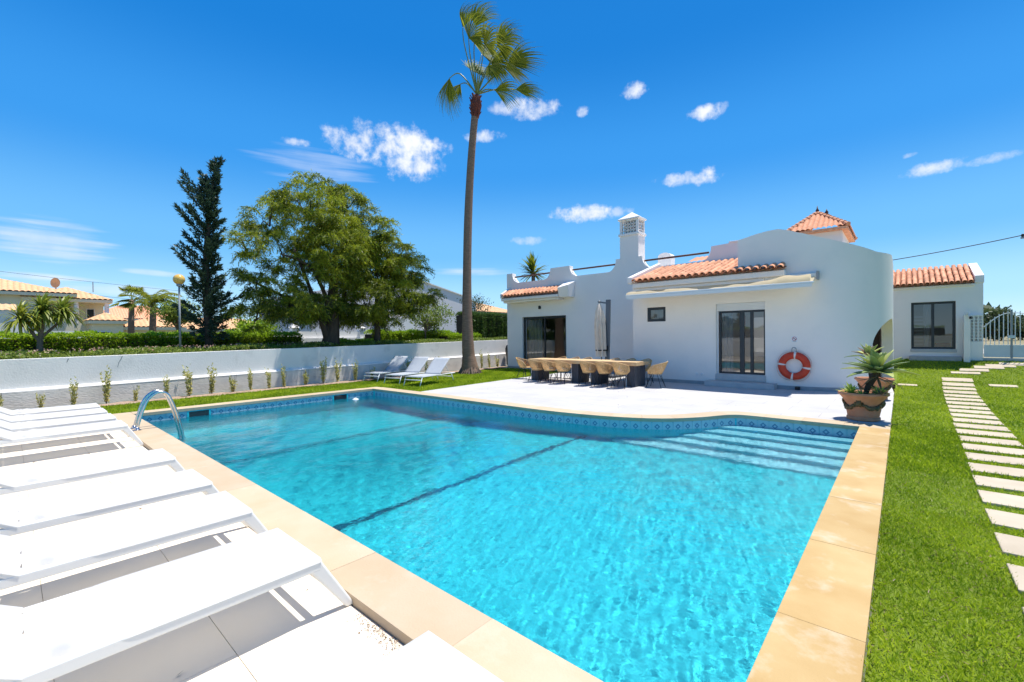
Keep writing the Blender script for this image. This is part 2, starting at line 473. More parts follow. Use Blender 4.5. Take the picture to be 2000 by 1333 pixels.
# ------------------------------------------------------------------ mesh helpers
class MB:
    def __init__(s):
        s.v, s.f = [], []

    def add(s, vs, fs):
        o = len(s.v)
        s.v += [tuple(p) for p in vs]
        s.f += [tuple(i + o for i in q) for q in fs]
        return s

    def box(s, x0, y0, z0, x1, y1, z1):
        v = [(x, y, z) for z in (z0, z1) for y in (y0, y1) for x in (x0, x1)]
        return s.add(v, [(0, 2, 3, 1), (4, 5, 7, 6), (0, 1, 5, 4), (2, 6, 7, 3), (0, 4, 6, 2), (1, 3, 7, 5)])

    def hexa(s, bot, top):
        """box from four bottom and four top points (both counter-clockwise from above)"""
        return s.add(list(bot) + list(top), [(3, 2, 1, 0), (4, 5, 6, 7), (0, 1, 5, 4), (1, 2, 6, 5), (2, 3, 7, 6), (3, 0, 4, 7)])

    def bar(s, a, b, w, h, up=(0, 0, 1)):
        a, b = Vector(a), Vector(b)
        t = (b - a).normalized()
        u = Vector(up)
        x = t.cross(u)
        if x.length < 1e-4:
            x = t.cross(Vector((0, 1, 0)))
        x.normalize()
        y = x.cross(t).normalized()
        c = [(-w / 2, -h / 2), (w / 2, -h / 2), (w / 2, h / 2), (-w / 2, h / 2)]
        v = [a + x * p + y * q for p, q in c] + [b + x * p + y * q for p, q in c]
        return s.add(v, [(3, 2, 1, 0), (4, 5, 6, 7), (0, 1, 5, 4), (1, 2, 6, 5), (2, 3, 7, 6), (3, 0, 4, 7)])

    def prism(s, poly, z0, z1):
        n = len(poly)
        v = [(x, y, z0) for x, y in poly] + [(x, y, z1) for x, y in poly]
        f = [tuple(range(n - 1, -1, -1)), tuple(range(n, 2 * n))]
        f += [(i, (i + 1) % n, n + (i + 1) % n, n + i) for i in range(n)]
        return s.add(v, f)

    def tube(s, pts, r, n=8, cap=True):
        pts = [Vector(p) for p in pts]
        if not hasattr(r, '__len__'):
            r = [r] * len(pts)
        o = len(s.v)
        prev = None
        for i, p in enumerate(pts):
            t = (pts[min(i + 1, len(pts) - 1)] - pts[max(i - 1, 0)])
            t.normalize()
            if prev is None:
                a = t.cross(Vector((0, 0, 1)))
                if a.length < 1e-3:
                    a = t.cross(Vector((0, 1, 0)))
            else:
                a = prev - t * prev.dot(t)
            a.normalize()
            prev = a
            b = t.cross(a)
            for k in range(n):
                q = 2 * math.pi * k / n
                s.v.append(tuple(p + (a * math.cos(q) + b * math.sin(q)) * r[i]))
        m = len(pts)
        for i in range(m - 1):
            for k in range(n):
                k2 = (k + 1) % n
                s.f.append((o + i * n + k, o + i * n + k2, o + (i + 1) * n + k2, o + (i + 1) * n + k))
        if cap:
            s.f.append(tuple(o + k for k in range(n - 1, -1, -1)))
            s.f.append(tuple(o + (m - 1) * n + k for k in range(n)))
        return s

    def lathe(s, prof, n=24, c=(0, 0), cap=False):
        o = len(s.v)
        for r, z in prof:
            for k in range(n):
                q = 2 * math.pi * k / n
                s.v.append((c[0] + r * math.cos(q), c[1] + r * math.sin(q), z))
        for i in range(len(prof) - 1):
            for k in range(n):
                k2 = (k + 1) % n
                s.f.append((o + i * n + k, o + i * n + k2, o + (i + 1) * n + k2, o + (i + 1) * n + k))
        if cap:
            s.f.append(tuple(o + k for k in range(n - 1, -1, -1)))
            s.f.append(tuple(o + (len(prof) - 1) * n + k for k in range(n)))
        return s

    def ball(s, c, r, n=12, m=8, sq=(1, 1, 1)):
        prof = [(math.sin(math.pi * i / m), -math.cos(math.pi * i / m)) for i in range(m + 1)]
        o = len(s.v)
        for a, z in prof:
            for k in range(n):
                q = 2 * math.pi * k / n
                s.v.append((c[0] + r * sq[0] * max(a, 1e-3) * math.cos(q), c[1] + r * sq[1] * max(a, 1e-3) * math.sin(q), c[2] + r * sq[2] * z))
        for i in range(m):
            for k in range(n):
                k2 = (k + 1) % n
                s.f.append((o + i * n + k, o + i * n + k2, o + (i + 1) * n + k2, o + (i + 1) * n + k))
        return s

    def grid(s, fn, nu, nv):
        o = len(s.v)
        for i in range(nu + 1):
            for j in range(nv + 1):
                s.v.append(tuple(fn(i / nu, j / nv)))
        for i in range(nu):
            for j in range(nv):
                a = o + i * (nv + 1) + j
                s.f.append((a, a + nv + 1, a + nv + 2, a + 1))
        return s

    def build(s, name, material, parent=None, smooth=False, bevel=0.0, solid=0.0):
        me = bpy.data.meshes.new(name)
        off = Vector(parent.get('_w', (0, 0, 0))) if parent is not None else Vector((0, 0, 0))
        me.from_pydata([(x - off.x, y - off.y, z - off.z) for x, y, z in s.v], [], s.f)
        me.materials.append(MATS[material])
        me.update()
        if smooth:
            me.polygons.foreach_set('use_smooth', [True] * len(me.polygons))
            if smooth == 'auto':
                me.set_sharp_from_angle(angle=R(40))
        o = bpy.data.objects.new(name, me)
        COL.objects.link(o)
        if parent is not None:
            o.parent = parent
            o['_w'] = tuple(off)
        if bevel:
            b = o.modifiers.new('Bevel', 'BEVEL')
            b.width = bevel
            b.segments = 2
            b.limit_method = 'ANGLE'
        if solid:
            b = o.modifiers.new('Solidify', 'SOLIDIFY')
            b.thickness = solid
            b.offset = 0
        return o


def place(name, me, parent, loc, rot=(0, 0, 0), scale=None):
    """another object on shared mesh data; loc in world coordinates (parents are unrotated when this is used)"""
    o = bpy.data.objects.new(name, me)
    COL.objects.link(o)
    off = Vector(parent.get('_w', (0, 0, 0))) if parent is not None else Vector((0, 0, 0))
    o.parent = parent
    o.location = Vector(loc) - off
    o.rotation_euler = rot
    if scale:
        o.scale = scale
    return o


def thing(name, label, cat, loc=(0, 0, 0), group=None):
    o = bpy.data.objects.new(name, None)
    o.empty_display_size = 0.2
    COL.objects.link(o)
    o.location = loc
    o['_w'] = tuple(float(q) for q in loc)
    o['label'] = label
    o['category'] = cat
    if group:
        o['group'] = group
    return o


def tag(o, label, cat, group=None):
    o['label'] = label
    o['category'] = cat
    if group:
        o['group'] = group
    return o


def struct(o, kind='structure'):
    o['kind'] = kind
    return o


def copy_tree(o, parent=None):
    c = o.copy()
    COL.objects.link(c)
    c.parent = parent
    for ch in o.children:
        copy_tree(ch, c)
    return c


def dup(o, loc, rz, label):
    c = copy_tree(o)
    c.location = loc
    c.rotation_euler = (0, 0, rz)
    c['label'] = label
    return c


def np_mesh(name, V, F, material, parent=None, tint=None, smooth=False):
    """mesh from numpy arrays (quads)"""
    me = bpy.data.meshes.new(name)
    V = np.asarray(V, np.float32)
    F = np.asarray(F, np.int32)
    if parent is not None:
        V = V - np.array(parent.get('_w', (0, 0, 0)), np.float32)
    k = F.shape[1]
    me.vertices.add(len(V))
    me.vertices.foreach_set('co', V.ravel())
    me.loops.add(F.size)
    me.loops.foreach_set('vertex_index', F.ravel())
    me.polygons.add(len(F))
    me.polygons.foreach_set('loop_start', np.arange(len(F), dtype=np.int32) * k)
    if smooth:
        me.polygons.foreach_set('use_smooth', np.ones(len(F), bool))
    if tint is not None:
        a = me.attributes.new('tint', 'FLOAT', 'FACE')
        a.data.foreach_set('value', np.clip(np.asarray(tint, np.float32), 0, 1))
    me.materials.append(MATS[material])
    me.update(calc_edges=True)
    me.validate()
    o = bpy.data.objects.new(name, me)
    COL.objects.link(o)
    if parent is not None:
        o.parent = parent
        o['_w'] = tuple(parent.get('_w', (0, 0, 0)))
    return o


def unit(a):
    return a / (np.linalg.norm(a, axis=-1, keepdims=True) + 1e-9)


def leaf_arrays(C, D, Ln, Wd, side=None):
    """diamond leaves: base C, direction D, length, width"""
    n = len(C)
    D = unit(D)
    if side is None:
        side = unit(np.cross(D, rng.normal(size=(n, 3))))
    Ln = np.broadcast_to(np.asarray(Ln, float), (n,))[:, None]
    Wd = np.broadcast_to(np.asarray(Wd, float), (n,))[:, None]
    mid = C + D * Ln * 0.45
    V = np.stack([C, mid + side * Wd / 2, C + D * Ln, mid - side * Wd / 2], 1).reshape(-1, 3)
    F = np.arange(n * 4).reshape(n, 4)
    return V, F


def leaves(name, C, D, Ln, Wd, material, parent=None, tint=None, side=None):
    V, F = leaf_arrays(np.asarray(C), np.asarray(D), Ln, Wd, side)
    if tint is None:
        tint = rng.random(len(C))
    return np_mesh(name, V, F, material, parent, tint)


def catmull(pts, k=6):
    P = [Vector(p) for p in pts]
    out = []
    for i in range(len(P) - 1):
        a = P[max(i - 1, 0)]
        b, c = P[i], P[i + 1]
        d = P[min(i + 2, len(P) - 1)]
        for j in range(k):
            t = j / k
            out.append(0.5 * ((2 * b) + (c - a) * t + (2 * a - 5 * b + 4 * c - d) * t * t + (3 * b - a - 3 * c + d) * t ** 3))
    out.append(P[-1])
    return out


# ================================================================== ground
def zr(y):
    """height of the right-hand lawn along the garden"""
    pts = [(-60, -0.02), (13.5, -0.02), (15.5, 0.02), (17, 0.10), (18, 0.21), (19, 0.42), (19.8, 0.68), (20.4, 0.74), (400, 0.74)]
    for (a, za), (b, zb) in zip(pts, pts[1:]):
        if a <= y <= b:
            t = (y - a) / (b - a)
            return za + (zb - za) * t
    return 0.74


def wx(y):
    return -15.5 - 0.0457 * y


def wtop(y):
    return 1.19 + 0.0122 * y


def wlip(y):
    return 0.455 + 0.0117 * y


m = MB()
# base sheet with a hole where the pool is
for x0, y0, x1, y1 in ((-400, -400, 600, 1.2), (-400, 1.2, -13.4, 10.6), (0.2, 1.2, 600, 10.6), (-400, 10.6, 600, 600)):
    m.add([(x0, y0, -.14), (x1, y0, -.14), (x1, y1, -.14), (x0, y1, -.14)], [(0, 1, 2, 3)])
struct(m.build('ground', 'dry_field'))

m = MB()   # raised garden behind the white wall
ys = [-400, -60, -20, -5, 0, 5, 10, 15, 20, 30, 60, 600]
for a, b in zip(ys, ys[1:]):
    xa, xb = wx(max(min(a, 40), -30)) - .15, wx(max(min(b, 40), -30)) - .15
    za, zb = 1.12 + .012 * max(min(a, 25), -10), 1.12 + .012 * max(min(b, 25), -10)
    m.add([(-400, a, 1.0), (xa - 10, a, 1.18), (xa, a, za), (xb, b, zb), (xb - 10, b, 1.18), (-400, b, 1.0)], [(0, 1, 4, 5), (1, 2, 3, 4)])
struct(m.build('raised_garden', 'garden_soil'))

m = MB()   # dry land beyond the gate
m.grid(lambda u, v: (-14 + 300 * u * u, 20.15 + 380 * v * v, 0.72 + 0.9 * v * math.sin(u * 9 + 1) ** 2 * v), 20, 20)
struct(m.build('field', 'dry_field'))
m = MB()
m.add([(1.2, 24, .745), (60, 30, .745), (60, 38, .75), (1.0, 31, .75)], [(0, 1, 2, 3)])
struct(m.build('sand_road', 'sand_road'))

# right lawn: soil sheet
m = MB()
yy = [-8, 0, 5, 10, 13.5, 14.5, 15.5, 16.2, 17, 17.5, 18, 18.5, 19, 19.4, 19.8, 20.1, 20.4, 20.9]
for a, b in zip(yy, yy[1:]):
    m.add([(-.135 if a < 17 else -.2, a, zr(a) - .02), (16, a, zr(a) - .02), (16, b, zr(b) - .02), (-.135 if a < 17 else -.2, b, zr(b) - .02)], [(0, 1, 2, 3)])
lawn_r = struct(m.build('lawn', 'lawn_soil'))
# left lawn
m = MB()
for x0, y0, x1, y1 in ((-16.6, -8, -13.03, 18.2), (-13.03, 8.0, -10.6, 18.2)):
    m.add([(x0, y0, -.05), (x1, y0, -.05), (x1, y1, -.05), (x0, y1, -.05)], [(0, 1, 2, 3)])
lawn_l = struct(m.build('lawn', 'lawn_soil'))
# planting bed along the wall
m = MB()
m.grid(lambda u, v: (wx(-3 + 21 * u) + .12 + v * (.52 + .06 * math.sin(u * 40)), -3 + 21 * u, -.02 + .03 * math.sin(v * 3.14) + .012 * math.sin(u * 130 + v * 5)), 90, 5)
struct(m.build('planting_bed', 'soil', smooth=True))

# ================================================================== pool
PTS = [(-2.20, 9.60), (-2.42, 9.57), (-2.58, 9.45), (-2.72, 9.24), (-2.92, 8.88), (-3.26, 8.45), (-3.64, 8.15), (-4.08, 7.95),
       (-4.6, 7.80), (-5.2, 7.71), (-5.85, 7.66), (-7.1, 7.66), (-8.8, 7.68)]
curve = [(p.x, p.y) for p in catmull([(x, y, 0) for x, y in PTS], 5)]
X0, X1, Y0 = -12.63, -0.516, 1.77
inner = [(X0, Y0), (X1, Y0), (X1, 9.60)] + curve + [(-12.5, 7.64), (-12.58, 7.62), (X0, 7.52)]
inner = [Vector((x, y, 0)) for x, y in inner]


def offset(poly, d):
    n = len(poly)
    out = []
    for i in range(n):
        a, b, c = poly[i - 1], poly[i], poly[(i + 1) % n]
        t1, t2 = (b - a).normalized(), (c - b).normalized()
        n1, n2 = Vector((t1.y, -t1.x, 0)), Vector((t2.y, -t2.x, 0))
        k = n1 + n2
        k = k / max(k.dot(n1), 0.25) if k.length > 1e-4 else n1
        out.append(b + k * d)
    return out


outer = offset(inner, 0.375)


def depth(x):
    return -np.interp(x, [-12.63, -9.2, -4.9, -0.5], [1.95, 1.9, 1.2, 1.15])


# basin: walls and floor (one shell)
pool = MB()
n = len(inner)
wall_top, band_bot = -.066, -.24
o = len(pool.v)
for p in inner:
    pool.v.append((p.x, p.y, wall_top))
    pool.v.append((p.x, p.y, float(depth(p.x)) - .02))
for i in range(n):
    j = (i + 1) % n
    pool.f.append((o + 2 * i, o + 2 * i + 1, o + 2 * j + 1, o + 2 * j))
xs = [-12.7, -10.5, -9.2, -7.5, -6, -4.9, -3.5, -2, -.45]
for a, b in zip(xs, xs[1:]):
    za, zb = float(depth(a)), float(depth(b))
    pool.add([(a, 1.7, za), (b, 1.7, zb), (b, 9.7, zb), (a, 9.7, za)], [(0, 1, 2, 3)])

mm = bpy.data.materials.new('pool_mosaic')
mm.use_nodes = True
N_, L_ = mm.node_tree.nodes, mm.node_tree.links
bs = N_['Principled BSDF']
bs.inputs['Roughness'].default_value = .35
tc = N_.new('ShaderNodeTexCoord')
vo = N_.new('ShaderNodeTexVoronoi')
vo.inputs['Scale'].default_value = 36
L_.new(tc.outputs['Object'], vo.inputs['Vector'])
nz = N_.new('ShaderNodeTexNoise')
nz.inputs['Scale'].default_value = .7
nz.inputs['Detail'].default_value = 3
L_.new(tc.outputs['Object'], nz.inputs['Vector'])
mx = N_.new('ShaderNodeMix')
mx.data_type = 'RGBA'
mx.inputs['A'].default_value = (.02, .505, .585, 1)
mx.inputs['B'].default_value = (.04, .605, .675, 1)
L_.new(nz.outputs['Fac'], mx.inputs['Factor'])
hv = N_.new('ShaderNodeHueSaturation')
mr = N_.new('ShaderNodeMapRange')
mr.inputs['To Min'].default_value = .86
mr.inputs['To Max'].default_value = 1.1
L_.new(vo.outputs['Color'], mr.inputs['Value'])
L_.new(mr.outputs[0], hv.inputs['Value'])
L_.new(mx.outputs['Result'], hv.inputs['Color'])
L_.new(hv.outputs[0], bs.inputs['Base Color'])
MATS['pool_mosaic'] = mm
basin = struct(pool.build('swimming_pool', 'pool_mosaic'))

# steps in the back right corner
for k in range(5):
    m = MB()
    d = -.24 - .2 * k
    m.box(-3.75 - .12 * k, 9.60 - .37 * (k + 1), -1.3, -.53, 9.60 - .37 * k - .004 if k else 9.62, d)
    st = m.build('pool_step', 'shallow_bright_tile', basin, bevel=.015)
# dark tile lines on the floor where the slope changes
for x in (-4.9, -9.2):
    m = MB()
    a, b = x - .06, x + .06
    m.add([(a, 1.78, float(depth(a)) + .008), (b, 1.78, float(depth(b)) + .008), (b, 7.8, float(depth(b)) + .008), (a, 7.8, float(depth(a)) + .008)], [(0, 1, 2, 3)])
    m.build('floor_line', 'pool_dark_tile', basin)

# decorated tile band (diamond print on every tile)
mm = bpy.data.materials.new('band_tile')
mm.use_nodes = True
N_, L_ = mm.node_tree.nodes, mm.node_tree.links
bs = N_['Principled BSDF']
bs.inputs['Roughness'].default_value = .2
tc = N_.new('ShaderNodeTexCoord')
sp = N_.new('ShaderNodeSeparateXYZ')
L_.new(tc.outputs['Object'], sp.inputs[0])


def _m(op, a, b=None):
    q = N_.new('ShaderNodeMath')
    q.operation = op
    for i, z in enumerate((a, b)):
        if z is None:
            continue
        if isinstance(z, (int, float)):
            q.inputs[i].default_value = z
        else:
            L_.new(z, q.inputs[i])
    return q.outputs[0]


ax = _m('ABSOLUTE', sp.outputs['X'])
az = _m('ABSOLUTE', sp.outputs['Z'])
dia = _m('ADD', ax, az)
ring = _m('MULTIPLY', _m('LESS_THAN', dia, .056), _m('GREATER_THAN', dia, .024))
corner = _m('MULTIPLY', _m('GREATER_THAN', dia, .165), .4)
line = _m('MULTIPLY', _m('GREATER_THAN', az, .09), .3)
pat = _m('MAXIMUM', _m('MAXIMUM', ring, corner), line)
mx = N_.new('ShaderNodeMix')
mx.data_type = 'RGBA'
mx.inputs['A'].default_value = (.40, .54, .62, 1)
mx.inputs['B'].default_value = (.13, .24, .37, 1)
L_.new(pat, mx.inputs['Factor'])
L_.new(mx.outputs['Result'], bs.inputs['Base Color'])
MATS['band_tile'] = mm
tm = MB()
tm.box(-.0965, -.009, -.0965, .0965, .0, .0965)
proto = tm.build('band_tile', 'band_tile', basin)
tile_me = proto.data
first = True


def run_tiles(pts, step=.197):
    """tiles along a polyline of wall-top points, facing the water (left of travel is the water)"""
    global first
    acc, cur = step / 2, Vector(pts[0])
    seg = [(Vector(a), Vector(b)) for a, b in zip(pts, pts[1:])]
    pos = 0.0
    tot = sum((b - a).length for a, b in seg)
    k = int(tot / step)
    st = tot / k
    want = [(i + .5) * st for i in range(k)]
    run = 0
    wi = 0
    for a, b in seg:
        ln = (b - a).length
        while wi < k and want[wi] <= run + ln:
            p = a + (b - a) * ((want[wi] - run) / ln)
            t = (b - a).normalized()
            rz = math.atan2(t.y, t.x) + math.pi
            q = proto if first else place('band_tile', tile_me, basin, (0, 0, 0))
            first = False
            nrm = Vector((-t.y, t.x, 0))
            q.location = p + nrm * .001 + Vector((0, 0, -.166))
            q.rotation_euler = (0, 0, rz)
            wi += 1
        run += ln


bk = inner[2:]
run_tiles([p for p in bk])                     # back wall, right to left
run_tiles([inner[-1], inner[0]])               # far left wall
m = MB()
m.box(X0, Y0 - .002, -.265, X1, Y0 + .008, -.067)
m.box(X1 - .008, Y0 + .01, -.265, X1 + .002, 9.59, -.067)
m.build('tile_strip', 'pool_mosaic', basin)
# skimmers in the left wall, dark plates standing for the shade in their slots
for y in (3.0, 6.55):
    m = MB()
    m.box(X0 + .011, y - .2, -.23, X0 + .016, y + .2, -.09)
    sk = m.build('skimmer_shade_plate', 'window_dark', basin)
    m = MB()
    for dy in (-.24, .2):
        m.box(X0 + .011, y + dy, -.25, X0 + .02, y + dy + .04, -.07)
    m.box(X0 + .011, y - .2, -.09, X0 + .02, y + .2, -.07)
    m.build('skimmer_frame', 'pool_mosaic', basin)
m = MB()
m.lathe([(.09, -.012), (.10, .01), (.08, .025), (.04, .04), (.03, .055), (.001, .06)], 16, (-12.1, 6.75), True)
o = m.build('pool_float', 'float_white', None, True)
o.location.z = -.215
tag(o, 'small white chlorine float on the water in the far left pool corner', 'pool float')

# coping stones
def coping(poly_in, poly_out, cuts):
    """slab between matching inner and outer polylines"""
    m = MB()
    k = len(poly_in)
    for z in (0.0, -.068):
        for a, b in zip(poly_in, poly_out):
            m.v.append((a[0], a[1], z))
            m.v.append((b[0], b[1], z))
    for i in range(k - 1):
        t, u = 2 * i, 2 * (i + 1)
        m.f += [(t, t + 1, u + 1, u), (2 * k + t, 2 * k + u, 2 * k + u + 1, 2 * k + t + 1),
                (t, u, 2 * k + u, 2 * k + t), (t + 1, 2 * k + t + 1, 2 * k + u + 1, u + 1)]
    m.f += [(0, 2 * k, 2 * k + 1, 1), (2 * k - 2, 2 * k - 1, 4 * k - 1, 4 * k - 2)]
    return m


NOSE = offset(inner, -.028)
G = .0009
cs = []
# near long side: slabs along X
xs = np.linspace(X0 + .03, X1 - .03, 11)
for a, b in zip(xs, xs[1:]):
    z = random.uniform(-.0015, .0015)
    m = MB().box(a + G, 1.395, -.068, b - G, 1.796, z)
    cs.append(m)
# right side: slabs along Y (joint at 2.9)
ys = [1.83, 2.903, 4.1, 5.3, 6.5, 7.7, 8.85, 9.56]
for a, b in zip(ys, ys[1:]):
    z = random.uniform(-.0015, .0015)
    cs.append(MB().box(X1 - .026, a + G, -.068, -.142, b - G, z))
cs.append(MB().box(X1 - .026 + G, 1.395, -.068, -.142, 1.83 - G, 0))
# corner stones and the left side
cs.append(MB().box(X0 - .375, 1.395, -.068, X0 + .03 - G, 1.796, 0))
ys = [1.80, 2.9, 4.0, 5.1, 6.2, 7.2]
for a, b in zip(ys, ys[1:]):
    cs.append(MB().box(X0 - .375, a + G, -.068, X0 + .026, b - G, random.uniform(-.0015, .0015)))
for c in cs:
    gold = min(p[0] for p in c.v) > -1.0
    c.build('coping_stone', 'coping_gold' if gold else 'coping_stone', basin, bevel=.0025)
# back, curved: pieces of about half a metre
bi = [NOSE[2] + Vector((-.0, -.04, 0)) if False else NOSE[2]] + NOSE[3:]
bo = [outer[2]] + outer[3:]
bi = [Vector((X1 - .028, 9.572, 0))] + bi[1:-1] + [Vector((X0 + .026, 7.2 + G, 0))]
bo = [Vector((-.142, 9.975, 0))] + bo[1:-1] + [Vector((X0 - .375, 7.2 + G, 0))]
bi[0] = Vector((-.142, 9.563, 0))


def resample(P, Q, step):
    L = [0]
    for a, b in zip(P, P[1:]):
        L.append(L[-1] + max((b - a).length, 1e-5))
    k = max(1, round(L[-1] / step))
    out = []
    for i in range(k):
        s0, s1 = L[-1] * i / k + G, L[-1] * (i + 1) / k - G
        ss = [s0] + [l for l in L if s0 + .01 < l < s1 - .01] + [s1]

        def at(R_, s):
            for j in range(len(L) - 1):
                if L[j] <= s <= L[j + 1] + 1e-9:
                    t = (s - L[j]) / (L[j + 1] - L[j])
                    return R_[j].lerp(R_[j + 1], t)
            return R_[-1]
        out.append(([at(P, s) for s in ss], [at(Q, s) for s in ss]))
    return out


for a, b in resample(bi, bo, .62):
    coping(a, b, None).build('coping_stone', 'coping_stone', basin, bevel=.0025)

m = MB()
m.box(X0 - .36, 1.41, -.5, X1 + .36, Y0 - .012, -.006)
m.box(X1 + .012, Y0 - .011, -.5, -.15, 9.9, -.006)
m.box(X0 - .36, Y0 - .011, -.5, X0 - .012, 8.0, -.006)
m.build('coping_bed', 'joint_mortar', basin)

# ------------------------------------------------------------------ water
WL = -0.215
mw = bpy.data.materials.new('water')
mw.use_nodes = True
N_, L_ = mw.node_tree.nodes, mw.node_tree.links
N_.remove(N_['Principled BSDF'])
gl = N_.new('ShaderNodeBsdfGlass')
gl.inputs['IOR'].default_value = 1.333
gl.inputs['Roughness'].default_value = 0.0
gl.inputs['Color'].default_value = (.93, .985, 1, 1)
tc = N_.new('ShaderNodeTexCoord')
mpw = N_.new('ShaderNodeMapping')
mpw.inputs['Scale'].default_value = (1.0, 1.5, 1.0)
mpw.inputs['Rotation'].default_value = (0, 0, .5)
L_.new(tc.outputs['Object'], mpw.inputs['Vector'])
nw = N_.new('ShaderNodeTexNoise')
nw.inputs['Scale'].default_value = 13
nw.inputs['Detail'].default_value = 4
nw.inputs['Roughness'].default_value = .6
nw.inputs['Distortion'].default_value = .6
L_.new(mpw.outputs[0], nw.inputs['Vector'])
bw = N_.new('ShaderNodeBump')
bw.inputs['Strength'].default_value = 1
bw.inputs['Distance'].default_value = .003
L_.new(nw.outputs['Fac'], bw.inputs['Height'])
L_.new(bw.outputs[0], gl.inputs['Normal'])
L_.new(gl.outputs[0], N_['Material Output'].inputs['Surface'])
MATS['water'] = mw
ST = .0145
gx = np.arange(X0 - .02, X1 + .03, ST)
gy = np.arange(Y0 - .02, 9.62, ST)
GX, GY = np.meshgrid(gx, gy, indexing='ij')
Z = np.zeros_like(GX)
wr = np.random.default_rng(11)
for i in range(70):
    lam = .058 * (1.055 ** i)
    if lam > 1.8:
        lam = wr.uniform(.058, .13)
    k = 2 * math.pi / lam
    th = wr.normal(math.radians(160), 1.0)
    slope = .0125 if lam < .11 else (.0065 if lam < .4 else .005)
    Z += slope / k * np.sin(k * (GX * math.cos(th) + GY * math.sin(th)) + wr.uniform(0, 6.28) + .7 * np.sin(2.3 * GX * math.sin(th) + GY * 1.9 + i))
amp = .85 + .35 * np.sin(GX * .9 + 1) * np.sin(GY * .7 + GX * .3)
Z = WL + Z * amp
V = np.stack([GX, GY, Z], -1).reshape(-1, 3)
ny = len(gy)
ii, jj = np.meshgrid(np.arange(len(gx) - 1), np.arange(ny - 1), indexing='ij')
a = (ii * ny + jj).ravel()
F = np.stack([a, a + ny, a + ny + 1, a + 1], 1)
# keep only faces inside the basin outline
cx, cy = V[F].mean(1)[:, 0], V[F].mean(1)[:, 1]
big = offset(inner, .03)
ins = np.zeros(len(cx), bool)
for i in range(len(big)):
    p, q = big[i - 1], big[i]
    c = ((p.y > cy) != (q.y > cy)) & (cx < (q.x - p.x) * (cy - p.y) / ((q.y - p.y) if abs(q.y - p.y) > 1e-9 else 1e-9) + p.x)
    ins ^= c
water = struct(np_mesh('water', V, F[ins], 'water', None, None, True))
CAUSTICS = True
if CAUSTICS:
    water.cycles.is_caustics_caster = True
    sun_d.cycles.is_caustics_light = True
    for o in [basin] + list(basin.children):
        o.cycles.is_caustics_receiver = True

# ================================================================== terrace and deck
m = MB()
tp = [(-.135, 9.99)] + [(p.x, p.y) for p in offset(inner, .378)[2:-3]]
tp = [(-.15, 9.98)] + [(p.x, p.y) for p in offset(inner, .378)[3:-4]]
tp = [q for q in tp if q[0] > -10.7]
poly = tp + [(-10.72, 8.03), (-10.78, 8.36), (-11.0, 11.2), (-11.15, 13.5), (-11.25, 16.95), (-.22, 16.95), (-.15, 15.5)]
mt = MATS['terrace_stone']
m.prism(list(reversed(poly))[::-1], -.1, -.008)
ter = struct(m.build('terrace', 'terrace_stone'))
for f in ter.data.polygons:
    pass

deck = MB()
deck.add([(-13.0, -6, -.066), (1.5, -6, -.066), (1.5, 1.395, -.066), (-13.0, 1.395, -.066)], [(0, 1, 2, 3)])
deck = struct(deck.build('pool_deck', 'deck_grout'))
TX, TY = 1.296, .648
for r in range(5):
    y1 = .774 + .648 * (1 - r)
    y0 = y1 - TY
    ox = -2.636 + (TX / 2 if r % 2 == 0 else 0)
    y1c = min(y1, 1.388)
    for k in range(-9, 4):
        x0 = ox + k * TX
        x1 = x0 + TX
        if x0 > 1.4 or x1 < -12.9:
            continue
        MB().box(max(x0, -12.95) + .0018, y0 + .0018, -.09, x1 - .0018, y1c - .0018, -.06 + random.uniform(-.0008, .0008)).build('tile', 'deck_tile', deck)

# ================================================================== stepping stones
path_g = 'stepping stones across the lawn'
sm = MB()
nst = 0
spots = []
y = 3.05 - .648 * 4
i = 0
while y < 18.6:
    t = min(max((y - 4) / 12, 0), 1)
    xl = .53 + .27 * t + (.04 * max(0, y - 16))
    spots.append((xl + .315, y, .63 + random.uniform(-.015, .015), .43))
    y += .648
for x, yv in ((1.42, 18.75), (1.62, 19.05), (1.95, 19.3), (2.2, 19.45), (2.5, 19.6)):
    spots.append((x, yv, .62, .2))
spots.append((.12, 16.9, .42, .26))
spots.append((2.02, 17.4, .52, .26))
lab = ['pale stepping stone in the lawn path']
path_o = MB()
path = bpy.data.objects.new('stepping_stone_path', None)
COL.objects.link(path)
path['kind'] = 'structure'
for x, yv, w, d in spots:
    m = MB()
    a = random.uniform(-.012, .012)
    za, zb = zr(yv - d / 2), zr(yv + d / 2)
    h = .006
    c = [(x - w / 2, yv - d / 2 + a, za), (x + w / 2, yv - d / 2 - a, za), (x + w / 2, yv + d / 2 - a, zb), (x - w / 2, yv + d / 2 + a, zb)]
    m.hexa([(p, q, z - .05) for p, q, z in c], [(p, q, z + h) for p, q, z in c])
    m.build('stepping_stone', 'path_stone', path, bevel=.008)

# ================================================================== grass
def grass(name, pts, zf, h, w, lawn=None):
    n = len(pts)
    C = np.c_[pts, zf]
    D = np.c_[rng.normal(0, .8, n), rng.normal(0, .8, n), np.ones(n)]
    patch = .5 + .25 * np.sin(pts[:, 0] * 2.1 + np.sin(pts[:, 1] * 1.3) * 2) * np.sin(pts[:, 1] * 1.7) + .12 * np.sin(pts[:, 0] * 7 + pts[:, 1] * 5)
    tint = np.clip(patch * .8 + rng.normal(0, .24, n) + .13 * np.sin(pts[:, 0] * 3.3 + 2) * np.sin(pts[:, 1] * .9), 0, 1)
    o = leaves(name, C, D, h * rng.uniform(.6, 1.3, n), w * rng.uniform(.7, 1.3, n), 'grass_blade', None, tint)
    o['kind'] = 'stuff'
    return o


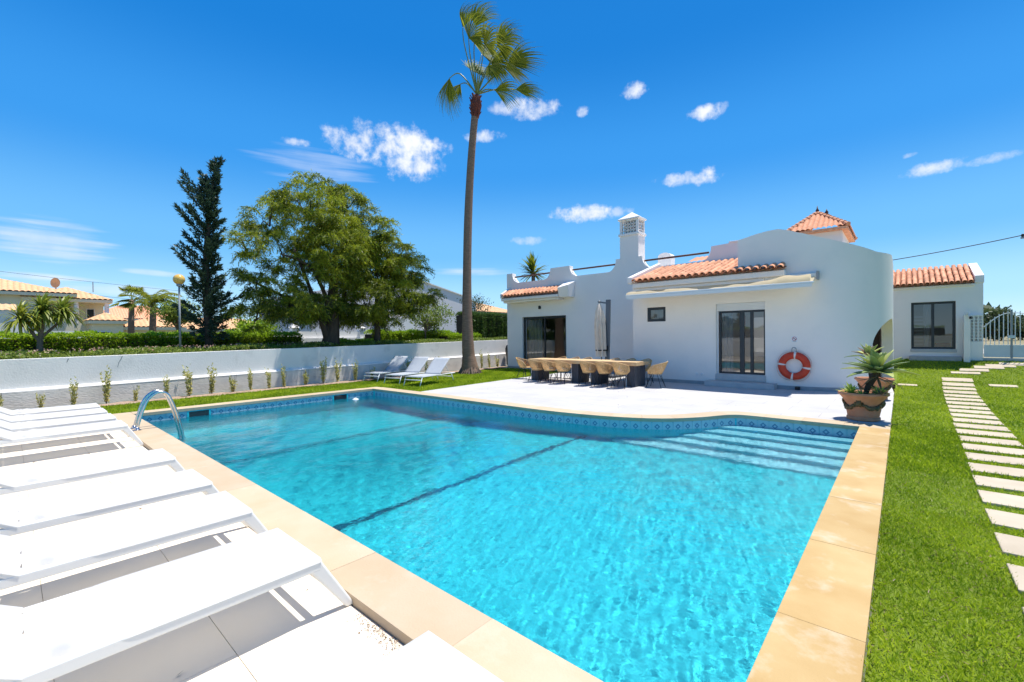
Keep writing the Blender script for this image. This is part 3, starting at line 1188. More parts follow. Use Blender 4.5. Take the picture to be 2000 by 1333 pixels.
def free_of_stones(p):
    ok = np.ones(len(p), bool)
    for x, yv, w, d in spots:
        ok &= ~((np.abs(p[:, 0] - x) < w / 2 - .012) & (np.abs(p[:, 1] - yv) < d / 2 - .012))
    return ok


def scatter(n, x0, x1, y0, y1):
    return np.c_[rng.uniform(x0, x1, n), rng.uniform(y0, y1, n)]


P = []
for n, y0, y1 in ((95000, 2.0, 5.5), (70000, 5.5, 10), (60000, 10, 20.3)):
    p = scatter(n, -.145, 3.4, y0, y1)
    p = p[(p[:, 0] < .17 * p[:, 1] + .45) & free_of_stones(p)]
    P.append(p)
for n, x1, y0, y1 in ((26000, 2.6, -2.5, 2.0), (45000, 5.5, 2.0, 20.3)):
    p = scatter(n, -.145, x1, y0, y1)
    p = p[((p[:, 1] < 2) | (p[:, 0] > .17 * p[:, 1] + .45)) & free_of_stones(p)]
    P.append(p)
P = np.concatenate(P)
P = P[~((P[:, 1] > 16) & (P[:, 0] < -.1))]
zz = np.array([zr(v) for v in P[:, 1]]) - .02
near = (P[:, 1] < 7) & (P[:, 1] > 2)
grass('grass', P, zz, np.where(near, .042, .05), np.where(near, .006, .011))
k_ = rng.choice(len(P), 5200, replace=False)
o = leaves('dry_grass', np.c_[P[k_], zz[k_] + .008], np.c_[rng.normal(0, 1, (5200, 2)), rng.uniform(.15, .8, 5200)], rng.uniform(.025, .055, 5200), .005, 'dry_leaf', None, rng.uniform(.6, 1, 5200))
o['kind'] = 'stuff'
p = scatter(110000, -15.2, -10.6, 1.5, 17.2)
tleft = np.interp(p[:, 1], [8.3, 11.2, 13.5, 17], [-10.76, -11.0, -11.15, -11.25])
ok = ((p[:, 0] < X0 - .385) | (p[:, 1] > 8.01)) & (p[:, 0] < tleft) & (p[:, 0] > -15.5 - .0457 * p[:, 1] + .6)
p = p[ok]
grass('grass', p, np.full(len(p), -.05), .07, .014)


# ================================================================== the villa
HV = thing('villa', 'white single storey villa with scalloped parapet, curved end wall and terracotta tiled lean-to roof', 'house', (-7, 16, 0))
FY = 16.95    # plane of the set-back left facade
BY = 14.75    # plane of the front wall


def interp_top(x, prof):
    return float(np.interp(x, [p[0] for p in prof], [p[1] for p in prof]))


def quarter(x0, z0, x1, z1, n=7, concave=True):
    """points of a scalloped shoulder between two heights"""
    out = []
    for i in range(n + 1):
        a = math.pi / 2 * i / n
        if z1 < z0:   # going down then out
            out.append((x0 + (x1 - x0) * (1 - math.cos(a)), z0 + (z1 - z0) * math.sin(a)))
        else:
            out.append((x0 + (x1 - x0) * math.sin(a), z0 + (z1 - z0) * (1 - math.cos(a))))
    return out


LO, HI = 4.29, 4.79
prof = [(-15.2, HI), (-14.84, HI)] + quarter(-14.83, HI, -14.42, LO) + quarter(-12.82, LO, -12.44, HI) + [(-11.37, HI)] \
    + quarter(-11.36, HI, -10.95, LO) + quarter(-9.40, LO, -9.03, HI + .0) + [(-7.88, HI)] + quarter(-7.87, HI, -7.46, LO) \
    + quarter(-5.56, LO, -5.2, HI) + [(-4.6, HI + .03), (-3.7, HI + .03)]


def wallstrip(xs, y0, y1, bot, top):
    """wall with varying top; xs list of x, bot/top functions"""
    m = MB()
    n = len(xs)
    for x in xs:
        b, t = bot(x), top(x)
        m.v += [(x, y0, b), (x, y0, t), (x, y1, b), (x, y1, t)]
    for i in range(n - 1):
        a, b = 4 * i, 4 * i + 4
        m.f += [(a, b, b + 1, a + 1), (a + 2, a + 3, b + 3, b + 2), (a + 1, b + 1, b + 3, a + 3), (a, a + 2, b + 2, b)]
    m.f += [(0, 1, 3, 2), (4 * n - 4, 4 * n - 2, 4 * n - 1, 4 * n - 3)]
    return m


# set-back facade: wall below z = 2.6, wall and parapet above
px = sorted(set([p[0] for p in prof]))
m = wallstrip([p[0] for p in prof], FY, FY + .28, lambda x: 2.55, lambda x: interp_top(x, prof))
# use the exact profile order so shoulders stay crisp
m = MB()
n = len(prof)
for x, t in prof:
    m.v += [(x, FY, 2.55), (x, FY, t), (x, FY + .28, 2.55), (x, FY + .28, t)]
for i in range(n - 1):
    a, b = 4 * i, 4 * i + 4
    m.f += [(a, b, b + 1, a + 1), (a + 2, a + 3, b + 3, b + 2), (a + 1, b + 1, b + 3, a + 3), (a, a + 2, b + 2, b)]
m.f += [(0, 1, 3, 2), (4 * n - 4, 4 * n - 2, 4 * n - 1, 4 * n - 3)]
DL, DR = -14.2, -11.58
m.box(-15.2, FY, -.1, DL, FY + .28, 2.55)
m.box(DR, FY, -.1, -7.2, FY + .28, 2.55)
m.box(DL, FY, -.1, DR, FY + .28, .12)
m.box(-15.2, FY + .28, -.1, -14.95, 27, 4.25)          # left side wall
par = m.build('wall', 'white_render', HV)
# flat roof terrace, rear walls and rooms behind the openings
m = MB()
m.box(-14.95, FY + .28, 3.0, -5.0, 27, 4.2)  # stops short so daylight reaches the added patio
m.box(-14.95, 26.75, -.1, -.3, 27, 3.0)
m.build('roof_terrace', 'white_render', HV)
m = MB()
m.add([(-14.9, FY + .28, .1), (-7.0, FY + .28, .1), (-7.0, 22, .1), (-14.9, 22, .1)], [(0, 1, 2, 3)])
m.build('room_floor', 'room_floor', HV)
m = MB()
m.add([(-14.9, 22, .1), (-7.0, 22, .1), (-7.0, 22, 3.0), (-14.9, 22, 3.0)], [(0, 1, 2, 3)])
m.add([(-10.6, FY + .29, .1), (-10.6, 22, .1), (-10.6, 22, 3.0), (-10.6, FY + .29, 3.0)], [(0, 1, 2, 3)])
m.build('room_wall', 'room_white', HV)


def framed(name, x0, x1, y, z0, z1, n, fw=.07, mid=.07, parent=HV, depthy=.07, glass=True):
    """door or window frame in a plane y = const, n panes"""
    m = MB()
    m.box(x0, y, z0, x0 + fw, y + depthy, z1)
    m.box(x1 - fw, y, z0, x1, y + depthy, z1)
    m.box(x0 + fw, y, z1 - fw, x1 - fw, y + depthy, z1)
    m.box(x0 + fw, y, z0, x1 - fw, y + depthy, z0 + fw)
    w = (x1 - x0 - 2 * fw - (n - 1) * mid) / n
    for i in range(n - 1):
        a = x0 + fw + (i + 1) * w + i * mid
        m.box(a, y + .005, z0 + fw, a + mid, y + depthy - .005, z1 - fw)
    fr = m.build(name, 'dark_frame', parent, bevel=.004)
    if glass:
        for i in range(n):
            a = x0 + fw + i * (w + mid)
            g = MB()
            yy = y + depthy * .5
            g.add([(a, yy, z0 + fw), (a + w, yy, z0 + fw), (a + w, yy, z1 - fw), (a, yy, z1 - fw)], [(0, 1, 2, 3)])
            g.build('pane', 'window_glass', fr)
    return fr


sd = framed('sliding_door', DL + .01, DR - .01, FY + .1, .12, 2.54, 2, .1, .07)
m = MB()
m.box(DL + .14, FY + .12, .22, DL + .17, FY + .16, 2.44)
m.build('frame_rail', 'post_grey', sd)
# pale furniture and curtain seen through it
m = MB()
m.grid(lambda u, v: (DL + .15 + .9 * u, FY + .30 + .04 * math.sin(u * 30), .12 + 2.3 * v), 40, 1)
m.build('curtain', 'curtain_cloth', HV, True)

# front wall: below the lean-to roof, with door and window openings, right end curving away
CXc, CYc, RC = -2.1, 16.65, 1.9
DX0, DX1 = -4.40, -3.025
DZ0, DZ1 = .36, 2.545
WX0, WX1, WZ0, WZ1 = -6.667, -6.015, 2.054, 2.548
T = .26


def leanz(y):
    return 3.47 + (y - 14.42) * .292


m = MB()
zt = leanz(BY) - .03
for x0, x1, z0, z1 in ((-7.2, WX0, -.1, zt), (WX0, WX1, -.1, WZ0), (WX0, WX1, WZ1, zt), (WX1, DX0, -.1, zt), (DX0, -3.75, -.1, DZ0), (DX0, -3.75, DZ1, zt),
                       (-3.75, DX1, -.1, DZ0), (-3.75, DX1, DZ1, 3.5)):
    m.box(x0, BY, z0, x1, BY + T, z1)
m.box(-7.2, BY + T, -.1, -7.2 + T, FY, leanz(BY))
m.build('wall', 'white_render', HV)
topp = [(-3.75, 4.45), (-3.5, 4.50), (-3.27, 4.555), (-2.97, 4.60), (-2.67, 4.615), (-2.4, 4.53), (-2.17, 4.43)]
cols = []
for x, z in topp:
    cols.append((x, BY, 0, 1, z))
for i in range(0, 46):
    a = 2.0 * i
    z = float(np.interp(a, [0, 12.2, 26.2, 40.8, 56.4, 64, 90], [4.405, 4.24, 4.075, 3.935, 3.79, 3.775, 3.765]))
    t = R(-90 + a)
    cols.append((CXc + RC * math.cos(t), CYc + RC * math.sin(t), math.cos(t), math.sin(t), z))
for y in (16.9, 17.15, 17.4, 17.7, 18.2, 19.0):
    cols.append((-.2, y, 1, 0, 3.765))


def arch_z(s, s0, s1, h):
    if s <= s0 or s >= s1:
        return None
    c = (s0 + s1) / 2
    w = (s1 - s0) / 2
    return h * 1.0 - w * .75 + w * .75 * math.sqrt(max(0, 1 - ((s - c) / w) ** 2))


# distance along the wall line
ss = [0]
for a, b in zip(cols, cols[1:]):
    ss.append(ss[-1] + math.hypot(b[0] - a[0], b[1] - a[1]))
S_of = {}
# the arch starts at ring angle 51 degrees
sA = None
for i, c in enumerate(cols):
    ang = math.degrees(math.atan2(c[1] - CYc, c[0] - CXc)) + 90
    if sA is None and i > 8 and ang > 50.5:
        sA = ss[i]
sB = ss[-1] - 1.35
# refine columns around the arch so its outline stays smooth
fine = []
for i in range(len(cols) - 1):
    k = 4 if sA - .1 < ss[i] < sB + .1 else 1
    for j in range(k):
        t = j / k
        a, b = cols[i], cols[i + 1]
        fine.append(tuple(p + (q - p) * t for p, q in zip(a, b)) + (ss[i] + (ss[i + 1] - ss[i]) * t,))
fine.append(cols[-1] + (ss[-1],))
m = MB()
rows = []
for x, y, nx, ny, z, s in fine:
    nl = math.hypot(nx, ny) or 1
    nx, ny = nx / nl, ny / nl
    if y == BY and nx == 0:
        nx, ny = 0, -1
    az_ = arch_z(s, sA, sB, 1.98)
    zb = -.1 if az_ is None else az_
    if y == BY and x < DX1 - .01:
        zb = 3.5
    ix, iy = x - nx * T, y - ny * T
    rows.append((x, y, ix, iy, zb, z))
# the wall right of the door goes down to the ground
rows2 = []
for r in rows:
    rows2.append(r)
    if r[1] == BY and r[0] < -2.9 and True:
        last = r
k = [i for i, r in enumerate(rows2) if r[1] == BY and r[0] < -2.9][-1]
xw = DX1
zt_ = float(np.interp(xw, [p[0] for p in topp], [p[1] for p in topp]))
ins = [(xw - .001, BY, xw - .001, BY + T, 3.5, zt_), (xw, BY, xw, BY + T, -.1, zt_)]
rows2 = [r for r in rows2 if r[0] < xw - .02] + ins + [r for r in rows2 if r[0] >= xw + .02]
for x, y, ix, iy, zb, z in rows2:
    m.v += [(x, y, zb), (x, y, z), (ix, iy, zb), (ix, iy, z)]
n = len(rows2)
for i in range(n - 1):
    a, b = 4 * i, 4 * i + 4
    m.f += [(a, b, b + 1, a + 1), (a + 2, a + 3, b + 3, b + 2), (a + 1, b + 1, b + 3, a + 3), (a, a + 2, b + 2, b)]
m.f += [(0, 1, 3, 2), (4 * n - 4, 4 * n - 2, 4 * n - 1, 4 * n - 3)]
cw = m.build('curved_wall', 'white_render', HV, 'auto')
# porch behind the arch: ceiling, back wall and dark door
m = MB()
m.box(-2.75, 15.35, 2.75, -1.1, 17.9, 2.9)
m.box(-1.1, 16.55, 2.75, -.47, 17.9, 2.9)
m.box(-3.0, 17.9, -.05, -.46, 18.1, 2.75)
m.box(-2.9, 15.1, -.05, -2.75, 17.9, 2.75)
m.build('porch', 'white_render', HV)
m = MB()
m.box(-1.30, 17.82, 0, -.50, 17.88, 2.2)
m.build('porch_door', 'dark_wood', HV)

# small window, door with shutter box, guide rails, step and skirting
framed('window', WX0 + .005, WX1 - .005, BY + .03, WZ0 + .005, WZ1 - .005, 1, .085)
m = MB()
m.add([(WX0, BY + .6, WZ0), (WX1, BY + .6, WZ0), (WX1, BY + .6, WZ1), (WX0, BY + .6, WZ1)], [(0, 1, 2, 3)])
m.build('window_blind', 'curtain_cloth', HV)
fd = framed('glass_door', DX0 + .07, DX1 - .005, BY + .12, DZ0, 2.31, 2, .055, .13)
m = MB()
a = (DX0 + DX1) / 2 + .26
m.box(a, BY + .125, DZ0 + .055, a + .09, BY + .18, 2.255)
m.box(DX0 + .68, BY + .11, 1.25, DX0 + .70, BY + .12, 1.45)
m.build('door_stile', 'dark_frame', fd)
m = MB()
for k in range(5):
    z0 = 2.318 + k * .045
    m.box(DX0 + .004, BY + .05 + .004 * (k % 2), z0, DX1 - .004, BY + .16, z0 + .0435)
for x in (DX0 + .004, DX0 + .035):
    m.box(x, BY + .05, DZ0, x + .026, BY + .10, 2.318)
m.build('roller_shutter', 'shutter_white', HV, bevel=.006)
m = MB()
m.box(DX0 - .02, BY - .03, .16, DX1 + .02, BY + .25, DZ0 - .002)
m.build('door_sill', 'step_stone', HV, bevel=.01)
m = MB()
m.box(-4.62, 14.3, -.01, -2.72, BY - .001, .155)
m.build('door_step', 'step_stone', HV, bevel=.012)
MB().box(-7.212, BY - .014, -.01, -4.62, BY, .10).build('skirting', 'skirting_stone', HV)
MB().box(-15.214, FY - .014, -.01, DL - .02, FY, .09).build('skirting', 'skirting_stone', HV)
MB().box(DR + .02, FY - .014, -.01, -7.2, FY, .09).build('skirting', 'skirting_stone', HV)
m = MB()
m.box(-2.72, BY - .014, -.01, -2.1, BY, .10)
for i in range(0, 24):
    a0, a1 = R(-90 + 2.1 * i), R(-90 + 2.1 * (i + 1))
    r0, r1 = RC, RC + .014
    p = [(CXc + r * math.cos(a), CYc + r * math.sin(a)) for r, a in ((r0, a0), (r1, a0), (r1, a1), (r0, a1))]
    m.hexa([(x, y, -.01) for x, y in p], [(x, y, .10) for x, y in p])
m.build('skirting', 'skirting_stone', HV)
# room behind the glass door
m = MB()
m.add([(-4.9, BY + T, DZ0), (-2.4, BY + T, DZ0), (-2.4, 16.9, DZ0), (-4.9, 16.9, DZ0)], [(0, 1, 2, 3)])
m.build('room_floor', 'room_floor', HV)
m = MB()
for x0, x1, z0, z1 in ((-4.9, -3.86, DZ0, 2.55), (-3.42, -2.92, DZ0, 2.55), (-3.86, -3.42, DZ0, 1.0), (-3.86, -3.42, 2.15, 2.55)):
    m.box(x0, 16.84, z0, x1, 16.94, z1)
m.box(-5.0, 19.6, 0, -2.9, 19.8, 3.4)  # unseen open patio wall and floor, added to bounce daylight into the room
m.box(-5.0, 17.3, 0, -2.9, 19.6, .1)
m.add([(-4.9, BY + T, DZ0), (-4.9, 16.9, DZ0), (-4.9, 16.9, 3.2), (-4.9, BY + T, 3.2)], [(0, 1, 2, 3)])
m.build('room_wall', 'room_white', HV)
m = MB()
m.grid(lambda u, v: (DX0 + .10 + .33 * u, BY + .275 + .025 * math.sin(u * 25), DZ0 + 1.95 * v), 24, 1)
m.build('curtain', 'curtain_cloth', HV, True)
m = MB()
m.box(-3.98, 15.9, 1.9, -3.92, 16.3, 2.2)
m.build('fire_extinguisher_box', 'blanket_red', HV)

# lean-to roof: eave board, channel sheet and barrel tiles
EY, EX0, EX1 = 14.42, -7.06, -2.47
m = MB()
m.box(EX0 - .02, EY + .04, 3.22, EX1 + .0, BY - .001, 3.40)
m.box(EX0 - .02, EY + .12, 3.10, -3.0, BY - .001, 3.22)
m.build('eave_cornice', 'white_render', HV, bevel=.03)
SL = .292


def tile_mesh(rad=.088, ln=.43, th=.012, taper=.84):
    m = MB()
    k = 7
    for end, rr, dz in ((0, rad, 0), (1, rad * taper, 0)):
        for r in (rr, rr - th):
            for i in range(k):
                a = math.pi * i / (k - 1)
                m.v.append((r * math.cos(a), end * ln, r * math.sin(a) * .92))
    A = lambda e, s, i: e * 2 * k + s * k + i
    for i in range(k - 1):
        m.f.append((A(0, 0, i), A(0, 0, i + 1), A(1, 0, i + 1), A(1, 0, i)))
        m.f.append((A(0, 1, i), A(1, 1, i), A(1, 1, i + 1), A(0, 1, i + 1)))
        m.f.append((A(0, 0, i), A(0, 1, i), A(0, 1, i + 1), A(0, 0, i + 1)))
    return m


def barrel_roof(parent, x0, x1, ye, ze, slope, rows_of, step=.205, name='roof', pitch_len=.36, tile=None, sheet_rows=None):
    """tiled slope facing -y: channel sheet as the part, every cover tile a sub-part"""
    ang = math.atan(slope)
    n = max(1, round((x1 - x0) / step))
    st = (x1 - x0) / n
    mr_ = max(rows_of(x0 + (i + .5) * st) for i in range(n))
    ln = (sheet_rows or mr_) * pitch_len * math.cos(ang) + .05
    m = MB()
    sub = 6

    def fn(u, v):
        x = x0 + (x1 - x0) * u
        c = (u * n) % 1.0
        z = ze - .035 - .03 * math.sin(math.pi * min(1, abs(c - .5) * 2)) + ln * v * slope
        # channels lie between the covers
        z = ze - .01 - .045 * (abs(math.cos(math.pi * c))) + ln * v * slope
        return (x, ye - .03 + ln * v, z)
    m.grid(fn, n * sub, 1)
    rf = m.build(name, 'tile_channel', parent, 'auto', solid=.014)
    tm = tile_mesh(rad=st * .43, ln=pitch_len + .07)
    first = None
    cnt = 0
    for i in range(n):
        x = x0 + (i + .5) * st
        for r in range(rows_of(x)):
            y = ye - .07 + r * pitch_len * math.cos(ang)
            z = ze + r * pitch_len * math.sin(ang) + .004 - .02 + random.uniform(-.004, .004)
            loc = (x + random.uniform(-.006, .006), y + random.uniform(-.008, .008), z)
            if first is None:
                o = tm.build('roof_tile', 'terracotta_tile', rf, 'auto')
                # move mesh-space origin: the mesh is local to the tile
                off = Vector(rf.get('_w', (0, 0, 0)))
                me = o.data
                for v in me.vertices:
                    v.co += off
                first = me
            else:
                o = bpy.data.objects.new('roof_tile', first)
                COL.objects.link(o)
                o.parent = rf
            off = Vector(rf.get('_w', (0, 0, 0)))
            o.location = Vector(loc) - off
            o.rotation_euler = (ang + .035 + random.uniform(-.012, .012), random.uniform(-.02, .02), random.uniform(-.015, .015))
            cnt += 1
    return rf


barrel_roof(HV, EX0, EX1, EY, 3.47, SL, lambda x: 7 if x < -3.78 else 1)
# roof body under the tiles
m = MB()
m.hexa([(-7.19, BY + T, 3.2), (-3.76, BY + T, 3.2), (-3.76, FY, 3.2), (-7.19, FY, 3.2)],
       [(-7.19, BY + T, leanz(BY + T) - .09), (-3.76, BY + T, leanz(BY + T) - .09), (-3.76, FY, leanz(FY) - .09), (-7.19, FY, leanz(FY) - .09)])
m.build('roof_body', 'white_render', HV)
# white raking kerb at the left end of the lean-to
m = MB()
m.hexa([(-7.26, 14.44, 3.40), (-7.09, 14.44, 3.40), (-7.09, FY - .002, 3.4), (-7.26, FY - .002, 3.4)],
       [(-7.26, 14.44, 3.62), (-7.09, 14.44, 3.62), (-7.09, FY - .002, 4.40), (-7.26, FY - .002, 4.40)])
m.build('roof_kerb', 'white_render', HV, bevel=.02)

# tiled canopy over the left door
CYE = 16.32
barrel_roof(HV, -14.98, -11.62, CYE, 3.60, .5, lambda x: 2, name='canopy_roof', pitch_len=.30)
m = MB()
m.box(-15.08, CYE + .03, 3.36, -11.62, FY - .002, 3.50)
m.box(-15.02, CYE + .14, 3.26, -11.66, FY - .002, 3.36)
m.build('canopy_cornice', 'white_render', HV, bevel=.03)
m = MB()
m.hexa([(-15.12, CYE + .02, 3.5), (-14.99, CYE + .02, 3.5), (-14.99, FY - .002, 3.5), (-15.12, FY - .002, 3.5)],
       [(-15.12, CYE + .02, 3.72), (-14.99, CYE + .02, 3.72), (-14.99, FY - .002, 4.06), (-15.12, FY - .002, 4.06)])
m.build('canopy_cheek', 'white_render', HV, bevel=.02)
m = MB()
m.hexa([(-11.60, CYE + .12, 3.34), (-11.1, CYE + .16, 3.34), (-11.1, FY - .002, 3.34), (-11.60, FY - .002, 3.34)],
       [(-11.60, CYE - .02, 3.76), (-11.05, CYE + .02, 3.86), (-11.05, FY - .002, 4.08), (-11.60, FY - .002, 4.08)])
m.build('canopy_cheek', 'white_render', HV, bevel=.02)
# wall lamp
m = MB()
m.lathe([(.05, 2.90), (.06, 2.92), (.06, 3.04), (.03, 3.06)], 12, (-13.06, FY - .07), True)
m.box(-13.10, FY - .03, 2.92, -13.02, FY, 3.02)
m.build('wall_lamp', 'black_metal', HV, 'auto')
# handrails in the scallops
for x0, x1 in ((-14.76, -12.56), (-11.28, -9.08), (-7.82, -5.32)):
    MB().tube([(x0, FY + .14, 4.605), (x1, FY + .14, 4.605)], .038, 8).build('handrail', 'iron_rail', HV, True)
# small rounded chimney and bit of tiled roof behind the parapet
m = MB()
pp = [(-8.5, 4.2), (-7.9, 4.2), (-7.9, 5.2)] + [(-8.2 + .3 * math.cos(R(a)), 5.2 + .17 * math.sin(R(a))) for a in range(15, 180, 15)] + [(-8.5, 5.2)]
o_ = len(pp)
m.v = [(x, 20.0, z) for x, z in pp] + [(x, 20.5, z) for x, z in pp]
m.f = [tuple(range(o_)), tuple(range(2 * o_ - 1, o_ - 1, -1))] + [(i, o_ + i, o_ + (i + 1) % o_, (i + 1) % o_) for i in range(o_)]
m.build('vent_chimney', 'white_render', HV)
m = MB()
m.grid(lambda u, v: (-7.0 + 1.7 * u, 19.5 + 1.0 * v, 4.72 + .32 * v + .03 * abs(math.sin(u * 8 * math.pi))), 64, 1)
m.build('rear_roof', 'terracotta_tile', HV, 'auto')

# main chimney: shaft, band, fretted cage, hipped cap
CX0, CX1, CY0, CY1 = -8.84, -8.02, FY + .01, FY + .62
m = MB()
m.box(CX0, CY0, 4.5, CX1, CY1, 5.70)
ch = m.build('chimney', 'white_render', HV)
m = MB()
m.box(CX0 - .05, CY0 - .05, 5.70, CX1 + .05, CY1 + .05, 5.80)
m.build('chimney_band', 'white_render', ch, bevel=.015)
m = MB()
for x in (CX0, CX1 - .1):
    for y in (CY0, CY1 - .1):
        m.box(x, y, 5.80, x + .1, y + .1, 6.30)
m.box(CX0, CY0, 6.30, CX1, CY1, 6.36)
for r in range(4):
    z = 5.80 + .125 * r
    if r:
        m.box(CX0 + .1, CY0 + .02, z - .012, CX1 - .1, CY0 + .07, z + .012)
        m.box(CX1 - .07, CY0 + .1, z - .012, CX1 - .02, CY1 - .1, z + .012)
    for k in range(5):
        x = CX0 + .1 + .124 * (k + .5)
        m.tube([(x, CY0 + .045, z + .014), (x + .045, CY0 + .045, z + .06), (x, CY0 + .045, z + .11), (x - .045, CY0 + .045, z + .06), (x, CY0 + .045, z + .014)], .011, 5, False)
        if k:
            x = CX0 + .1 + .124 * k
            m.box(x - .009, CY0 + .02, z, x + .009, CY0 + .07, z + .125)
    for k in range(3):
        y = CY0 + .1 + .137 * (k + .5)
        m.tube([(CX1 - .045, y, z + .014), (CX1 - .045, y + .045, z + .06), (CX1 - .045, y, z + .11), (CX1 - .045, y - .045, z + .06), (CX1 - .045, y, z + .014)], .011, 5, False)
m.build('chimney_cage', 'white_render', ch)
m = MB()
m.box(CX0 + .12, CY0 + .15, 5.80, CX1 - .12, CY1 - .12, 6.29)
m.build('flue', 'post_grey', ch)
m = MB()
a, b, c, d_ = CX0 - .06, CX1 + .06, CY0 - .06, CY1 + .06
m.box(a, c, 6.36, b, d_, 6.41)
m.add([(a, c, 6.41), (b, c, 6.41), (b, d_, 6.41), (a, d_, 6.41), ((a + b) / 2, (c + d_) / 2, 6.72)], [(0, 1, 4), (1, 2, 4), (2, 3, 4), (3, 0, 4)])
m.build('chimney_cap', 'white_render', ch)
# white step cap on the parapet by the curved wall
m = MB()
m.box(-4.6, FY - .02, HI + .03, -3.72, FY + .3, HI + .09)
m.build('parapet_cap', 'white_render', HV, bevel=.01)

# awning
AF = 13.78
m = MB()
m.box(-7.02, BY - .17, 3.13, -1.74, BY - .02, 3.25)
aw = m.build('awning', 'awning_metal', HV, bevel=.02)
m = MB()
m.box(-1.745, BY - .19, 3.06, -1.69, BY - .01, 3.29)
m.box(-7.07, BY - .19, 3.06, -7.02, BY - .01, 3.29)
m.build('awning_bracket', 'post_grey', aw)


def awn(u, v):
    x = -6.98 + 5.2 * u
    hump = .045 + .035 * math.sin(u * 9 + .4) + .02 * math.sin(u * 23) + .012 * math.sin(u * 51) + .15 * max(0, u - .72) / .28 + .03 * (u > .25) * (u < .45)
    z = float(np.interp(v, [0, .25, .5, .72, .86, .95, 1.0], [3.17, 3.06, 2.95, 2.94, 2.955 + hump * .8, 2.955 + hump, 2.94]))
    rip = .008 * math.sin(u * 46 + 2 * math.sin(u * 13)) * v
    return (x, BY - .12 + (AF - BY + .12) * v, z + rip)


m = MB()
m.grid(awn, 110, 16)
m.build('awning_cloth', 'awning_cloth', aw, True)
m = MB()
m.box(-6.98, AF - .05, 2.885, -1.70, AF + .03, 2.945)
m.build('front_bar', 'awning_metal', aw, bevel=.015)
m = MB()
m.grid(lambda u, v: (-6.94 + 5.2 * u, AF - .055 + .004 * math.sin(u * 60), 2.80 + .09 * v), 80, 1)
m.build('valance', 'awning_metal', aw, True)
for x in (-6.0, -2.7):
    m = MB()
    e = x + (.7 if x < -4 else -.7)
    m.bar((x, BY - .1, 3.1), (e, (BY + AF) / 2, 3.02), .04, .05)
    m.bar((e, (BY + AF) / 2, 3.02), (x + .1, AF, 2.93), .04, .05)
    m.build('awning_arm', 'awning_metal', aw)

# fittings on the wall
m = MB()
for x in (-4.99, -4.83):
    m.lathe([(.045, 0), (.045, .012), (.03, .018)], 12, (0, 0), True)
    nv = 36
    m.v[-nv:] = [(x + a, BY - c - .001, .315 + b) for a, b, c in m.v[-nv:]]
m.build('wall_socket', 'shutter_white', HV)
m = MB()
m.box(-2.27, BY - .09, .0, -2.15, BY - .016, .09)
m.build('drain_box', 'black_metal', HV, bevel=.01)

# ================================================================== turret behind
TV = thing('turret', 'square white turret with terracotta hipped roof and two dark finials behind the curved wall', 'tower', (-2.7, 22.6, 0))
tx0, tx1, ty0, ty1 = -3.55, -1.50, 21.0, 24.6
m = MB()
m.box(tx0 + .3, ty0 + .3, 2, tx1 - .22, ty1 - .3, 5.66)
m.build('wall', 'white_render', TV)
ap1, ap2 = Vector((-2.66, 22.6, 6.62)), Vector((-2.40, 23.2, 6.62))
cor = [Vector((tx0, ty0, 5.66)), Vector((tx1, ty0, 5.66)), Vector((tx1, ty1, 5.66)), Vector((tx0, ty1, 5.66))]
m = MB()


def hipface(m, a, b, p, q, ribs, rad=.055):
    """tiled roof slope between eave a-b and ridge p-q; ribs run straight up the slope and stop at the hips"""
    eu = (b - a)
    el = eu.length
    ex = eu / el
    up = ((p + q) / 2 - a)
    up = up - ex * up.dot(ex)
    nrm = ex.cross(up).normalized()
    rows_ = max(4, int(up.length / .3))
    nu = ribs * 4
    up_, uq_ = (p - a).dot(ex) / el, (q - a).dot(ex) / el

    def fn(u, v):
        lo, hi = up_ * v, 1 + (uq_ - 1) * v
        w = min(max(u, lo), max(hi, lo))
        k = abs(math.sin(math.pi * ribs * u)) if lo < u < hi else 0
        return a + eu * w + up * v + nrm * (rad * k + .02 * (1 - (v * rows_) % 1.0))
    m.grid(fn, nu, rows_ * 2)


hipface(m, cor[0], cor[1], ap1, ap1 + Vector((.02, 0, 0)), 12)
hipface(m, cor[1], cor[2], ap1, ap2, 20)
hipface(m, cor[3], cor[0], ap2, ap1, 20)
o = m.build('roof_tiles', 'terracotta_tile', TV, 'auto')
o['kind'] = 'stuff'
for c, t in ((cor[0], ap1), (cor[1], ap1), (cor[2], ap2)):
    m = MB()
    k = 9
    for i in range(k):
        a, b = c.lerp(t, i / k), c.lerp(t, (i + 1.12) / k)
        m.tube([a + Vector((0, 0, .05)), b + Vector((0, 0, .035))], [.085, .065], 7)
    m.build('hip_ridge', 'terracotta_tile', TV, 'auto')
m = MB()
m.box(tx0 + .02, ty0 + .02, 5.56, tx1 - .02, ty1 - .02, 5.655)
m.build('eave_soffit', 'terracotta_tile', TV)
for p, h in ((ap1, .36), (ap2, .30)):
    m = MB()
    m.lathe([(.07, 0), (.09, .05), (.05, .09), (.07, .15), (.03, .22), (.005, h)], 10, (p.x, p.y), True)
    m.v = [(x, y, z + p.z - .02) for x, y, z in m.v]
    m.build('finial', 'iron_rail', TV, True)

